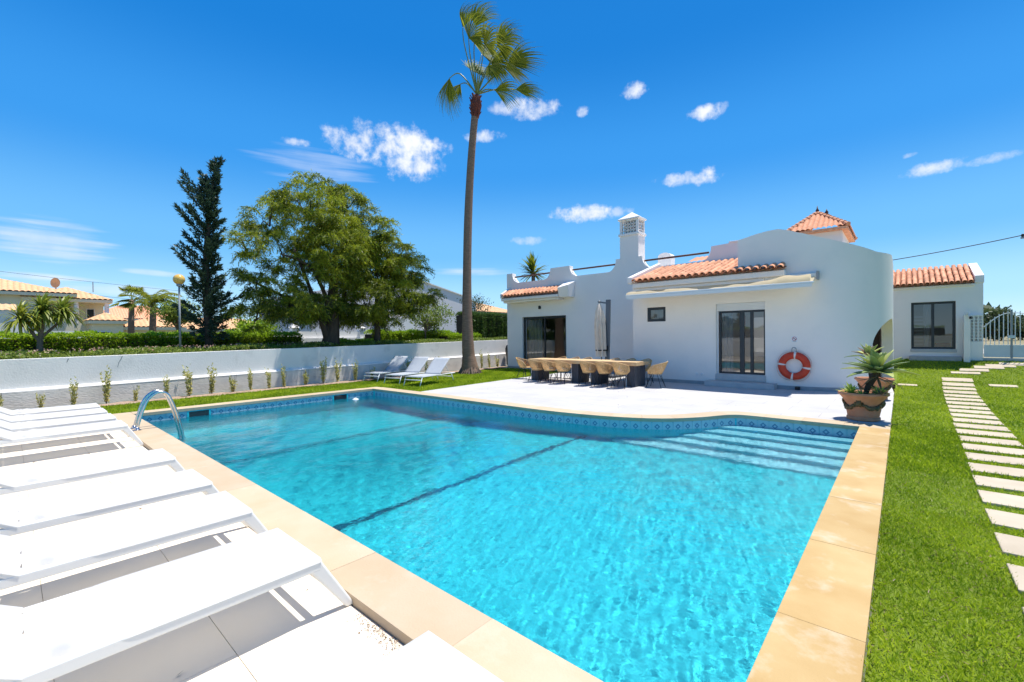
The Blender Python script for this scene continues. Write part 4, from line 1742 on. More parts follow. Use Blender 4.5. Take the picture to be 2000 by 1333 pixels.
# ================================================================== annex on the right
AV = thing('annex', 'small white annex with tiled roof and black framed window beyond the lawn', 'house', (.8, 20, .74))
AY = 20.0
ax0, ax1 = -1.6, 1.905
wx0, wx1, wz0, wz1 = .238, 1.30, 1.03, 2.575
m = MB()
for x0, x1, z0, z1 in ((ax0, wx0, .3, 3.1), (wx0, wx1, .3, wz0), (wx0, wx1, wz1, 3.1), (wx1, ax1, .3, 3.1)):
    m.box(x0, AY, z0, x1, AY + .25, z1)
m.box(ax0, AY + .25, .3, ax0 + .25, 24, 3.1)
m.box(ax1 - .25, AY + .25, .3, ax1, 24, 3.1)
m.box(ax0 + .25, 23.75, .3, ax1 - .25, 24, 3.1)
m.build('wall', 'white_render', AV)
m = MB()
m.box(wx0 - .02, AY - .03, .93, wx1 + .02, AY + .2, wz0 - .003)
m.build('window_sill', 'step_stone', AV, bevel=.01)
m = MB()
m.box(wx0 - .05, AY - .22, .5, wx1 + .12, AY - .001, .80)
m.build('step', 'skirting_stone', AV, bevel=.01)
framed('window', wx0 + .005, wx1 - .005, AY + .09, wz0, wz1 - .005, 2, .065, .075, AV)
m = MB()
m.grid(lambda u, v: (wx0 + .32 - .02 * v + .10 * u + .12 * v * u, AY + .22 + .02 * math.sin(u * 18), wz0 + .05 + 1.45 * v), 16, 1)
m.build('curtain', 'curtain_cloth', AV, True)
m = MB()
for k in range(9):
    z = wz0 + .12 + .115 * k
    m.box(wx0 + .08, AY + .25, z, wx0 + .3, AY + .27, z + .055)
m.build('blind', 'curtain_cloth', AV)
m = MB()
m.add([(ax0 + .25, AY + 2.6, .8), (ax1 - .25, AY + 2.6, .8), (ax1 - .25, AY + 2.6, 3), (ax0 + .25, AY + 2.6, 3)], [(0, 1, 2, 3)])
m.add([(ax0 + .25, AY + .25, .9), (ax1 - .25, AY + .25, .9), (ax1 - .25, 23, .9), (ax0 + .25, 23, .9)], [(0, 1, 2, 3)])
m.build('room', 'room_white', AV)
m = MB()
m.box(wx0 + .62, AY + .7, .9, wx0 + 1.0, AY + 1.3, 1.22)
m.build('bed', 'blanket_red', AV, bevel=.03)
m = MB()
m.box(wx0 + .42, AY + .6, .9, wx0 + .60, AY + 1.3, 1.25)
m.build('pillow', 'room_white', AV, bevel=.05)
barrel_roof(AV, ax0, 1.70, AY - .14, 3.17, .38, lambda x: 7, step=.142, pitch_len=.27)
m = MB()
m.box(ax0, AY - .05, 3.02, 1.72, AY + .24, 3.10)
m.build('eave_cornice', 'white_render', AV, bevel=.02)
m = MB()
m.hexa([(1.715, AY - .02, 3.1), (1.925, AY - .02, 3.1), (1.925, 21.75, 3.1), (1.715, 21.75, 3.1)],
       [(1.715, AY - .02, 3.34), (1.925, AY - .02, 3.34), (1.925, 21.75, 3.92), (1.715, 21.75, 3.92)])
m.build('gable_kerb', 'white_render', AV, bevel=.015)
m = MB()
m.hexa([(ax0, AY + .26, 3.1), (1.71, AY + .26, 3.1), (1.71, 24, 3.1), (ax0, 24, 3.1)],
       [(ax0, AY + .26, 3.2), (1.71, AY + .26, 3.2), (1.71, 21.7, 3.74), (ax0, 21.7, 3.74)])
m.build('roof_body', 'white_render', AV)

# breeze-block screen, pillar, gate
BB = thing('breeze_block_screen', 'white breeze block screen wall between the pillar and the annex corner', 'screen wall', (1.74, 20.05, .74))
bx0, by = 1.605, 19.9
bw, bh = .09, .098
blk = MB()
for a, b, c, d_ in ((0, 0, bw, .016), (0, bh - .016, bw, bh), (0, .016, .016, bh - .016), (bw - .016, .016, bw, bh - .016)):
    blk.box(a, 0, b, c, .08, d_)
blk.box(.016, .03, .044, bw - .016, .05, .054)
bm_ = None
for i in range(3):
    for j in range(8):
        loc = Vector((bx0 + i * (bw + .001), by, 1.275 + j * (bh + .001)))
        if bm_ is None:
            o = blk.build('block', 'white_render', None)
            o.parent = BB
            bm_ = o.data
            o.location = loc - Vector(BB['_w'])
        else:
            place('block', bm_, BB, loc)
m = MB()
m.box(bx0 - .002, by - .01, .4, bx0 + .28, by + .1, 1.27)
m.box(bx0 - .002, by - .01, 2.07, bx0 + .28, by + .1, 2.11)
m.build('plinth', 'white_render', BB)

PI_ = thing('gate_pillar', 'white gate pillar with a camera and a black intercom beside the annex', 'pillar', (1.53, 19.85, .7))
m = MB()
m.box(1.455, 19.72, .3, 1.60, 19.88, 2.1)
m.build('post', 'white_render', PI_, bevel=.01)
m = MB()
m.bar((1.46, 19.66, 2.15), (1.56, 19.62, 2.17), .06, .05)
m.box(1.52, 19.68, 2.09, 1.545, 19.74, 2.14)
m.build('camera', 'shutter_white', PI_, bevel=.006)
m = MB()
m.box(1.575, 19.69, 1.98, 1.63, 19.719, 2.06)
m.build('intercom', 'black_metal', PI_, bevel=.005)

GT = thing('gate', 'white metal double gate with curved top rail at the end of the path', 'gate', (2.5, 19.95, .74))
for s, x0, x1 in ((1, 1.91, 2.46), (-1, 2.51, 3.4)):
    m = MB()
    m.box(x0, 19.94, .80, x1, 19.97, 1.145)
    m.build('lower_panel', 'gate_blue', GT)
    m = MB()
    m.bar((x0, 19.955, 1.16), (x1, 19.955, 1.16), .04, .03)
    pts = []
    for i in range(9):
        t = i / 8
        q = t if s > 0 else 1 - t
        pts.append((x0 + (x1 - x0) * t, 19.955, 1.72 + .42 * math.sin(q * math.pi / 2)))
    m.tube(pts, .014, 6)
    m.build('rail', 'shutter_white', GT)
    k = 6 if s > 0 else 9
    for i in range(k):
        t = (i + .5) / k
        q = t if s > 0 else 1 - t
        x = x0 + (x1 - x0) * t
        m = MB()
        m.tube([(x, 19.955, 1.16), (x, 19.955, 1.78 + .42 * math.sin(q * math.pi / 2))], .011, 6)
        m.build('bar', 'shutter_white', GT)
m = MB()
m.box(2.463, 19.93, .72, 2.507, 19.98, 2.24)
m.build('meeting_stile', 'post_grey', GT)
m = MB()
m.box(2.40, 19.88, 1.38, 2.56, 19.93, 1.46)
m.build('lock_box', 'gate_blue', GT)
m = MB()
m.box(1.6, 19.9, .5, 6, 20.1, .775)
o = struct(m.build('kerb', 'terrace_stone'))


# ================================================================== sun loungers by the pool
def make_lounger(back_deg=33):
    L = thing('sun_lounger', 'x', 'sun lounger', (0, 0, 0), 'white sun loungers in a row on the pool deck')
    w, h, yh = .335, .36, -1.17
    # side rails: seat part
    for s in (-1, 1):
        m = MB()
        x = s * (w - .022)
        m.box(x - .022, -1.92, h - .065, x + .022, .0, h - .004)
        m.build('rail', 'lounger_white', L, bevel=.008)
    for s in (-1, 1):
        for yy_, dy in ((-.0, .215), (-1.78, -.12)):
            m = MB()
            x = s * (w - .022)
            a = .10 if dy > 0 else .08
            sg = 1 if dy > 0 else -1
            m.hexa([(x - .02, yy_ + dy - (a * .55 if sg > 0 else 0), 0), (x + .02, yy_ + dy - (a * .55 if sg > 0 else 0), 0),
                    (x + .02, yy_ + dy + (0 if sg > 0 else a * .55), 0), (x - .02, yy_ + dy + (0 if sg > 0 else a * .55), 0)],
                   [(x - .0215, yy_ - (a if sg > 0 else 0), h - .005), (x + .0215, yy_ - (a if sg > 0 else 0), h - .005),
                    (x + .0215, yy_ + (.001 if sg > 0 else a), h - .005), (x - .0215, yy_ + (.001 if sg > 0 else a), h - .005)])
            m.build('leg', 'lounger_white', L, bevel=.012)
    for y, zb in ((.022, .215), (-1.75, .305)):
        MB().box(-w + .04, y - .02, zb, w - .04, y + .02, zb + .035).build('cross_bar', 'lounger_white', L, bevel=.006)
    # seat cloth, stretched over the rails, creased at the hinge
    r5 = np.random.default_rng(5)
    ph = r5.uniform(0, 6.28, 8)

    def seat(u, v):
        y = .006 + (yh - .006) * v
        x = (2 * u - 1) * (w + .004)
        k = math.exp(-((y - yh - .10) / .11) ** 2)
        e = 1 - abs(2 * u - 1)
        z = h + .004 - .010 * math.sin(math.pi * u) * math.sin(math.pi * min(v * 1.1, 1))
        z += k * (.020 * math.sin(9 * u * 2 + ph[0] + 10 * (y - yh)) + .016 * math.sin(31 * u + ph[1] - 20 * y) + .012 * math.sin(47 * u + 35 * y)) * min(1, e * 6)
        z -= k * .012
        x *= 1 - .17 * k * (abs(2 * u - 1) ** 3)
        if abs(2 * u - 1) > .985:
            z -= .018
        return (x, y, z)
    m = MB()
    m.grid(seat, 36, 60)
    m.build('seat_cloth', 'lounger_cloth', L, True)
    a = R(back_deg)
    ca, sa = math.cos(a), math.sin(a)
    for s in (-1, 1):
        x = s * (w - .022)
        p, q = Vector((x, yh - .02, h - .02)), Vector((x, yh - .76 * ca, h - .02 + .76 * sa))
        m = MB()
        m.bar(p, q, .04, .035)
        m.build('back_rail', 'lounger_white', L, bevel=.008)

    def back(u, v):
        d = .78 * v
        x = (2 * u - 1) * (w + .004)
        k = math.exp(-((d) / .07) ** 2)
        e = 1 - abs(2 * u - 1)
        nz = -.016 * math.sin(math.pi * u) * math.sin(math.pi * v) + k * (.014 * math.sin(17 * u + ph[2]) + .008 * math.sin(37 * u)) * min(1, e * 6)
        if abs(2 * u - 1) > .985:
            nz -= .02
        return (x, yh - d * ca - nz * -sa, h + .004 + d * sa + nz * ca)
    m = MB()
    m.grid(back, 36, 24)
    m.build('back_cloth', 'lounger_cloth', L, True)
    m = MB()
    m.bar((-w + .03, yh - .75 * ca, h - .02 + .75 * sa), (w - .03, yh - .75 * ca, h - .02 + .75 * sa), .035, .035)
    m.build('head_bar', 'lounger_white', L, bevel=.006)
    for s in (-1, 1):
        m = MB()
        m.bar((s * .27, yh - .45 * ca, h + .45 * sa - .03), (s * .27, yh - .58, h - .05), .02, .02)
        m.build('prop', 'lounger_white', L)
    return L


lg = make_lounger()
spots_l = [(-1.255, 'white lounger nearest the camera, only its foot corner in view'),
           (-2.905, 'second nearest white lounger, its near foot leg set against the coping'),
           (-4.045, 'third white lounger from the camera on the pool deck'),
           (-5.05, 'fourth white lounger from the camera, close beside the next nearer one'),
           (-6.36, 'white lounger with the wide gap of sunlit tiles behind it'),
           (-9.31, 'white lounger at the near end of the tight group of four, by the ladder'),
           (-10.36, 'second white lounger in the tight group of four at the far end'),
           (-11.37, 'third white lounger in the tight group of four at the far end'),
           (-12.40, 'farthest white lounger on the deck, beside the grass strip')]
for i, (x, lab_) in enumerate(spots_l):
    if i == 0:
        lg.location = (x, 1.205, -.06)
        lg['label'] = lab_
    else:
        c = dup(lg, (x, 1.205 + random.uniform(-.012, .012), -.06), random.uniform(-.008, .008), lab_)


# ================================================================== loungers on the lawn
def make_garden_lounger(back_deg=42, grp='loungers with raised backs on the lawn'):
    L = thing('garden_lounger', 'x', 'sun lounger', (0, 0, 0), grp)
    w, h, yh, tot = .345, .33, -1.02, -1.95
    for s in (-1, 1):
        m = MB()
        m.tube([(s * w, .0, h), (s * w, -.1, h), (s * w, tot, h)], .018, 8)
        m.build('rail', 'garden_lounger_frame', L, True)
        for y, dy in ((-.03, .13), (-1.72, -.16)):
            MB().tube([(s * w, y, h), (s * w, y + dy, 0)], .017, 8).build('leg', 'garden_lounger_frame', L, True)
    for y, z in ((.0, h), (.055, h - .10), (tot, h), (-1.78, h - .12)):
        MB().tube([(-w, y, z), (w, y, z)], .014, 8).build('cross_bar', 'garden_lounger_frame', L, True)
    m = MB()
    m.grid(lambda u, v: ((2 * u - 1) * (w + .012), .005 + (yh - .005) * v, h + .018 - .02 * math.sin(math.pi * u) * math.sin(math.pi * v)), 10, 14)
    m.build('seat_cloth', 'garden_lounger_cloth', L, True, solid=.006)
    a = R(back_deg)
    ca, sa = math.cos(a), math.sin(a)
    for s in (-1, 1):
        MB().tube([(s * (w - .02), yh, h), (s * (w - .02), yh - .83 * ca, h + .83 * sa)], .016, 8).build('back_rail', 'garden_lounger_frame', L, True)
        MB().tube([(s * (w - .03), yh - .5 * ca, h + .5 * sa), (s * (w - .03), yh - .62, h)], .009, 6).build('prop', 'garden_lounger_frame', L, True)
    MB().tube([(-w + .02, yh - .83 * ca, h + .83 * sa), (w - .02, yh - .83 * ca, h + .83 * sa)], .014, 8).build('head_bar', 'garden_lounger_frame', L, True)
    m = MB()
    m.grid(lambda u, v: ((2 * u - 1) * (w - .005), yh - .83 * v * ca, h + .018 + .83 * v * sa - .02 * math.sin(math.pi * u) * math.sin(math.pi * v)), 10, 10)
    m.build('back_cloth', 'garden_lounger_cloth', L, True, solid=.006)
    return L


gl_ = make_garden_lounger()
gl_.location = (-12.30, 8.97, -.05)
gl_.rotation_euler = (0, 0, math.pi + .255)
gl_['label'] = 'garden lounger on the lawn nearest the palm trunk, back raised'
dup(gl_, (-13.50, 8.98, -.05), math.pi + .265, 'middle garden lounger of the three on the lawn')
dup(gl_, (-14.88, 8.98, -.05), math.pi + .25, 'garden lounger on the lawn closest to the white wall')

# ================================================================== pool handrails
lad = thing('pool_ladder', 'polished steel pool ladder rails arching over the coping near the loungers', 'pool ladder', (-10.35, 1.55, 0))
lp = [(1.50, .0), (1.545, .20), (1.63, .47), (1.72, .60), (1.83, .655), (1.94, .61), (2.01, .47), (2.08, .25), (2.13, .02), (2.17, -.2), (2.18, -.5), (2.12, -1.1), (2.0, -1.4)]
for x in (-10.24, -10.50):
    pts = catmull([(x, y, z) for y, z in lp], 5)
    MB().tube(pts, .0235, 12).build('handrail', 'steel', lad, True)
    m = MB()
    m.lathe([(.065, .001), (.065, .012), (.045, .02), (.032, .055), (.024, .06)], 16, (x, 1.50), True)
    m.build('flange', 'steel', lad, 'auto')
for z, y in ((-.42, 2.19), (-.70, 2.17), (-.98, 2.14)):
    MB().box(-10.50, y - .04, z, -10.24, y + .04, z + .025).build('rung', 'steel', lad, bevel=.005)

# ================================================================== dining table and chairs
tb = thing('dining_table', 'long oak topped outdoor dining table on four dark slab legs', 'table', (-8.2, 13.1, -.008))
ty0_, ty1_, tz = 12.66, 13.58, .765
k = 5
pw = (ty1_ - ty0_) / k
for half, (xa, xb) in enumerate(((-10.36, -8.06), (-8.056, -6.08))):
    for i in range(k):
        MB().box(xa, ty0_ + i * pw + .0015, tz - .115, xb, ty0_ + (i + 1) * pw - .0015, tz).build('top_board', 'oak_top', tb, bevel=.003)
for x0, x1 in ((-10.26, -9.98), (-8.50, -8.24), (-7.74, -7.48), (-6.46, -6.17)):
    for i in range(4):
        a = 12.76 + i * .18
        m = MB()
        m.box(x0, a, -.008, x1, a + .176, tz - .116)
        m.build('slab_leg', 'slate_board', tb, bevel=.006)
    m = MB()
    m.box(x0 - .012, 12.74, -.008, x0, 12.762, tz - .118)
    m.build('edge_strip', 'shutter_white', tb)


def make_chair():
    c = thing('wicker_chair', 'x', 'chair', (0, 0, 0), 'wicker tub chairs round the dining table')
    half = 128

    def top(t):
        a = abs(t) / half
        return .80 - .20 * (a ** 1.3) - .10 * max(0, a - .75) * 4

    def shell(t, s):
        """t angle in degrees from the back, s 0..1 from seat to top"""
        zt_ = top(t)
        z = .42 + (zt_ - .42) * s
        r = .205 + .085 * s ** .8
        a = R(t)
        lean = -.10 * s * max(0, math.cos(a))
        return (r * math.sin(a) * .80, -r * math.cos(a) + lean + .02, z)
    m = MB()
    nr = 44
    for i in range(nr + 1):
        t = -half + 2 * half * i / nr
        sk = 7 * (1 if i % 2 else -1)
        m.tube([shell(max(-half, min(half, t + sk * q)), q) for q in (0, .33, .66, 1)], .0075, 4)
    for q in (.08, .18, .28, .38, .48, .58, .68, .78, .88):
        m.tube([shell(-half + 2 * half * i / 22, q) for i in range(23)], .0078, 4)
    m.build('shell', 'rattan', c)
    m = MB()
    m.tube([shell(-half, 0)] + [shell(-half + 2 * half * i / 26, 1) for i in range(27)] + [shell(half, 0)], .013, 6)
    m.build('rim', 'rattan', c, True)
    m = MB()
    m.lathe([(.001, .44), (.12, .438), (.215, .445), (.225, .43), (.215, .41), (.001, .405)], 22, (0, .02))
    m.v = [(x * .80, y, z) for x, y, z in m.v]
    m.build('seat', 'rattan', c, 'auto')
    for sx in (-1, 1):
        for sy in (-1, 1):
            m = MB()
            m.tube([(sx * .10, sy * .08, .41), (sx * .235, sy * .23, 0)], .0085, 6)
            m.tube([(sx * .18, sy * .10, .41), (sx * .235, sy * .23, .004)], .0065, 5)
            m.build('leg', 'black_metal', c)
    return c


ch_ = make_chair()
ords = ['first', 'second', 'third', 'fourth', 'fifth', 'sixth']
cl = []
for i, x in enumerate((-9.70, -9.16, -8.60, -7.60, -7.02, -6.44)):
    cl.append((x, 12.36, random.uniform(-.06, .06), f'{ords[i]} wicker chair from the left on the pool side of the table'))
for i, x in enumerate((-9.87, -9.28, -8.73, -7.60, -7.0, -6.44)):
    cl.append((x, 13.95, math.pi + random.uniform(-.06, .06), f'{ords[i]} wicker chair from the left on the house side of the table'))
cl.append((-5.66, 13.08, math.pi / 2 + .12, 'wicker armchair at the right end of the table, turned side on'))
cl.append((-10.78, 12.98, -math.pi / 2 + .1, 'wicker chair at the left end of the table by the grass'))
for i, (x, y, rz, lab_) in enumerate(cl):
    if i == 0:
        ch_.location = (x, y, -.008)
        ch_.rotation_euler = (0, 0, rz)
        ch_['label'] = lab_
    else:
        dup(ch_, (x, y, -.008), rz, lab_)

# ================================================================== closed parasol
um = thing('parasol', 'closed cream cantilever parasol strapped beside its grey mast behind the table', 'parasol', (-8.7, 15.25, -.008))
ux, uy = -8.86, 15.25


def fold(u, v):
    a = 2 * math.pi * u
    z = 2.88 - 2.1 * v
    r = np.interp(v, [0, .04, .15, .45, .86, .90, 1.0], [.03, .07, .14, .20, .21, .185, .20])
    r = r * (1 + .26 * math.cos(8 * a + 1.5 * v) * min(1, v * 3) + .10 * math.cos(5 * a + 4 * v))
    lean = .10 * v
    return (ux + lean + r * math.cos(a), uy + r * math.sin(a), z)


m = MB()
m.grid(fold, 72, 26)
m.build('canopy', 'parasol_cloth', um, True)
m = MB()
m.lathe([(.225, 1.0), (.235, 1.01), (.235, 1.04), (.225, 1.05)], 24, (ux + .09, uy))
m.build('strap', 'black_metal', um)
m = MB()
m.lathe([(.012, 2.86), (.045, 2.87), (.05, 2.93), (.02, 2.96)], 12, (ux, uy), True)
m.build('top_cap', 'parasol_mast', um)
MB().tube([(ux + .10, uy, .35), (ux + .02, uy, 2.9)], .025, 8).build('pole', 'parasol_mast', um, True)
m = MB()
m.bar((ux + .27, uy + .10, .02), (ux + .35, uy + .10, 2.98), .17, .10, (0, 1, 0))
m.build('mast', 'parasol_mast', um, bevel=.01)
m = MB()
m.bar((ux + .33, uy + .10, 2.84), (ux + .0, uy + .0, 2.90), .05, .06)
m.build('arm', 'parasol_mast', um)
m = MB()
m.box(ux + .24, uy - .01, 1.0, ux + .36, uy + .06, 1.2)
m.build('crank_box', 'black_metal', um, bevel=.01)
m = MB()
m.box(ux - .1, uy - .25, -.008, ux + .75, uy + .6, .07)
m.build('base', 'slate_board', um, bevel=.02)

# ================================================================== ring buoy, hook and sign
rb = thing('ring_buoy', 'orange ring buoy with white bands hanging on the white wall right of the glass door', 'ring buoy', (-2.29, 14.66, .675))


def ring_pt(a, R_=.30, rx=.098, q=0, rz=.06):
    return (-2.29 + (R_ + rx * math.cos(q)) * math.cos(a), 14.68 + rz * math.sin(q), .675 + (R_ + rx * math.cos(q)) * math.sin(a))


m = MB()
m.grid(lambda u, v: ring_pt(2 * math.pi * u, q=2 * math.pi * v), 48, 14)
m.build('ring', 'buoy_orange', rb, True)
for a0 in (172, 262, 350, 85):
    m = MB()
    m.grid(lambda u, v: ring_pt(R(a0 - 4.5 + 9 * u), .30, .102, 2 * math.pi * v, .064), 4, 14)
    m.build('band', 'buoy_white', rb, True)
for a0, a1 in ((178, 258), (268, 346), (-6, 80), (90, 168)):
    pts = []
    for i in range(9):
        t = i / 8
        a = R(a0 + (a1 - a0) * t)
        r = .41 + .035 * math.sin(math.pi * t)
        pts.append((-2.29 + r * math.cos(a), 14.665, .675 + r * math.sin(a) - .01))
    MB().tube(pts, .008, 6).build('rope', 'rope', rb, True)
hk = MB()
pts = [(-2.335, 14.66, 1.02), (-2.335, 14.66, 1.15)] + [(-2.285 - .05 * math.cos(R(a)), 14.66, 1.15 + .05 * math.sin(R(a))) for a in range(15, 180, 15)] + [(-2.235, 14.66, 1.15), (-2.235, 14.66, 1.02)]
hk.tube(pts, .011, 8)
hk.tube([(-2.335, 14.66, 1.08), (-2.335, 14.75, 1.08)], .012, 6)
hk.tube([(-2.235, 14.66, 1.08), (-2.235, 14.75, 1.08)], .012, 6)
o = hk.build('buoy_hook', 'post_grey', None, True)
tag(o, 'dark steel hoop hook holding the orange ring buoy on the wall', 'hook')
sg = thing('safety_sign', 'small round white prohibition sign with red ring above the ring buoy', 'sign', (-2.287, 14.74, 1.44))
m = MB()
m.box(-2.355, 14.742, 1.345, -2.22, 14.7495, 1.51)
m.build('plate', 'sign_white', sg)
m = MB()


def flat_ring(m, r0, r1, y, n=28):
    for i in range(n):
        a, b = 2 * math.pi * i / n, 2 * math.pi * (i + 1) / n
        m.add([(-2.287 + r * math.cos(t), y, 1.443 + r * math.sin(t)) for r, t in ((r0, a), (r1, a), (r1, b), (r0, b))], [(0, 1, 2, 3)])


flat_ring(m, .043, .056, 14.7405)
c45 = .7071
m.add([(-2.287 + p * c45 - q * c45, 14.7402, 1.443 - p * c45 - q * c45) for p, q in ((-.045, -.005), (.045, -.005), (.045, .005), (-.045, .005))], [(0, 1, 2, 3)])
m.build('red_ring', 'sign_red', sg)
m = MB()
for x0, z0, x1, z1 in ((-2.315, 1.445, -2.285, 1.462), (-2.29, 1.43, -2.262, 1.446), (-2.262, 1.405, -2.24, 1.43)):
    m.add([(x0, 14.7408, z0), (x1, 14.7408, z0), (x1, 14.7408, z1), (x0, 14.7408, z1)], [(0, 1, 2, 3)])
m.build('figure', 'black_metal', sg)
m = MB()
for z, w_ in ((1.372, .05), (1.358, .035)):
    m.add([(-2.287 - w_, 14.7408, z), (-2.287 + w_, 14.7408, z), (-2.287 + w_, 14.7408, z + .007), (-2.287 - w_, 14.7408, z + .007)], [(0, 1, 2, 3)])
m.build('text_line', 'post_grey', sg)


# ================================================================== pots with agaves
def agave_leaf(m, base, az, el, ln, wd, droop, twist=0):
    """broad lance leaf as a channelled curved strip"""
    d = Vector((math.cos(az) * math.cos(el), math.sin(az) * math.cos(el), math.sin(el)))
    side = Vector((-math.sin(az), math.cos(az), 0))
    pts = []
    p = Vector(base)
    n = 9
    e = el
    o = len(m.v)
    for i in range(n + 1):
        t = i / n
        w = wd * (.45 + 1.9 * t - 2.0 * t * t) if t < .45 else wd * 1.0 * max(0.03, (1 - ((t - .45) / .55) ** 1.7)) * .9
        dd = Vector((math.cos(az) * math.cos(e), math.sin(az) * math.cos(e), math.sin(e)))
        up = side.cross(dd) * -1
        if up.z < 0:
            up = -up
        m.v.append(tuple(p + side * w / 2 + up * w * .16))
        m.v.append(tuple(p - up * w * .05))
        m.v.append(tuple(p - side * w / 2 + up * w * .16))
        p = p + dd * (ln / n)
        e -= droop / n
    for i in range(n):
        a = o + 3 * i
        m.f += [(a, a + 1, a + 4, a + 3), (a + 1, a + 2, a + 5, a + 4)]


def tinted(o, val):
    me = o.data
    at = me.attributes.new('tint', 'FLOAT', 'FACE')
    at.data.foreach_set('value', np.clip(np.full(len(me.polygons), val) + rng.normal(0, .05, len(me.polygons)), 0, 1))


def make_pot(label, loc):
    P_ = thing('terracotta_pot', label, 'plant pot', loc, 'terracotta urns at the pool corner')
    x, y, z = loc
    prof = [(.001, .02), (.235, 0), (.25, .012), (.25, .055), (.232, .07), (.238, .085), (.245, .13), (.258, .19), (.262, .24), (.25, .285), (.255, .30), (.29, .36),
            (.335, .425), (.362, .455), (.378, .462), (.382, .485), (.372, .505), (.345, .507), (.33, .49), (.30, .44)]
    m = MB()
    m.lathe(prof, 40, (x, y))
    m.v = [(a, b, c + z) for a, b, c in m.v]
    m.build('urn', 'terracotta_pot', P_, 'auto')
    m = MB()
    m.lathe([(.001, .455), (.15, .47), (.315, .452)], 24, (x, y))
    m.v = [(a, b, c + z + .01 * math.sin(a * 60) * math.sin(b * 47)) for a, b, c in m.v]
    m.build('earth', 'potting_soil', P_, True)
    rr2 = random.Random(3)
    for k in range(4):
        a0 = R(-100 + 90 * k)
        m = MB()
        for i in range(26):
            t = i / 25
            a = a0 + R(90) * t
            zz_ = .335 - .11 * math.sin(math.pi * t)
            rad = .262 + .012 * (1 - math.sin(math.pi * t))
            s = .016 + .017 * math.sin(math.pi * t)
            for q in range(2):
                m.ball((x + (rad + .006 * q) * math.cos(a), y + (rad + .006 * q) * math.sin(a), z + zz_ + rr2.uniform(-.022, .022)), s * rr2.uniform(.7, 1.15), 7, 5)
        m.build('garland', 'garland_glaze', P_, True)
        m = MB()
        a = a0
        m.ball((x + .285 * math.cos(a), y + .285 * math.sin(a), z + .325), .052, 10, 8, (.8, .8, 1.1))
        for q in range(7):
            t = q / 6 * math.pi * 2
            m.ball((x + .285 * math.cos(a) - .05 * math.sin(a) * math.cos(t), y + .285 * math.sin(a) + .05 * math.cos(a) * math.cos(t), z + .325 + .055 * math.sin(t)), .022, 6, 5)
        m.build('boss', 'garland_glaze', P_, True)
    return P_


p1_ = make_pot('large terracotta urn with garlands on the coping corner, nearest the pool', (-.535, 10.40, -.004))
p2_ = make_pot('terracotta urn set farther back by the archway, half hidden by the agave', (-.50, 13.75, -.004))


def agave(label, stem_pts, n, ln, seed, dark=False):
    r6 = random.Random(seed)
    A = thing('agave', label, 'agave', stem_pts[0], 'agaves in the terracotta urns')
    MB().tube(catmull(stem_pts, 5), [.042] * 5 + [.05] * (5 * (len(stem_pts) - 1) + 1 - 5), 10).build('stem', 'bark', A, True)
    c = Vector(stem_pts[-1])
    for i in range(n):
        t = i / n
        az = i * 2.39996 + r6.uniform(-.15, .15)
        el = R(86 - 82 * t ** .9 + r6.uniform(-6, 6))
        m = MB()
        agave_leaf(m, c + Vector((math.cos(az), math.sin(az), 0)) * .03 * (t + .3) + Vector((0, 0, .05 * (1 - t))), az, el,
                   ln * r6.uniform(.8, 1.1) * (.72 + .4 * t), ln * .31 * r6.uniform(.85, 1.1), R(8 + 26 * t))
        o = m.build('leaf', 'dry_leaf' if dark and i % 3 == 0 else 'agave_leaf', A, True, solid=.008)
        tinted(o, r6.choice([.15, .25, .35, .4, .75, .95]) if t > .25 else r6.choice([.2, .5, .9]))
    for i in range(9):
        az = i * .7 + r6.uniform(-.2, .2)
        m = MB()
        agave_leaf(m, c + Vector((0, 0, -.06 - .02 * (i % 3))), az, R(r6.uniform(-28, -5)), ln * r6.uniform(.6, 1.0), ln * .09, R(r6.uniform(-10, 30)))
        o = m.build('dry_leaf', 'dry_leaf', A, True, solid=.004)
        tinted(o, r6.random())
    return A


agave('big green agave rosette on a thick leaning stem in the nearest urn', [(-.50, 10.40, .45), (-.47, 10.41, .58), (-.40, 10.42, .73), (-.33, 10.42, .86)], 34, .52, 4)
agave('darker agave behind the big rosette in the farther urn by the arch', [(-.55, 13.75, .45), (-.58, 13.74, .75), (-.60, 13.74, 1.0)], 20, .40, 9, True)


def succulent(label, c, n, ln, seed, mt_='succulent_leaf'):
    r6 = random.Random(seed)
    o_ = MB()
    for i in range(n):
        az = i * 2.4
        t = i / n
        agave_leaf(o_, c, az, R(75 - 70 * t), ln * r6.uniform(.8, 1.2), ln * .28, R(15))
    o = o_.build('succulent', mt_, None, True)
    tinted(o, .5)
    o.data.attributes['tint'].data.foreach_set('value', rng.random(len(o.data.polygons)))
    tag(o, label, 'succulent')
    return o


succulent('low yellow green succulent at the left rim of the nearest urn', (-.71, 10.32, .46), 22, .22, 1)
succulent('small pale succulent at the front of the nearest urn beneath the agave', (-.57, 10.17, .46), 16, .12, 2)
succulent('upright yellowish succulent at the right of the agave stem in the nearest urn', (-.30, 10.30, .46), 20, .20, 3)
succulent('red tinged succulent spilling over the right rim of the nearest urn', (-.28, 10.18, .46), 18, .14, 5, 'dry_leaf')


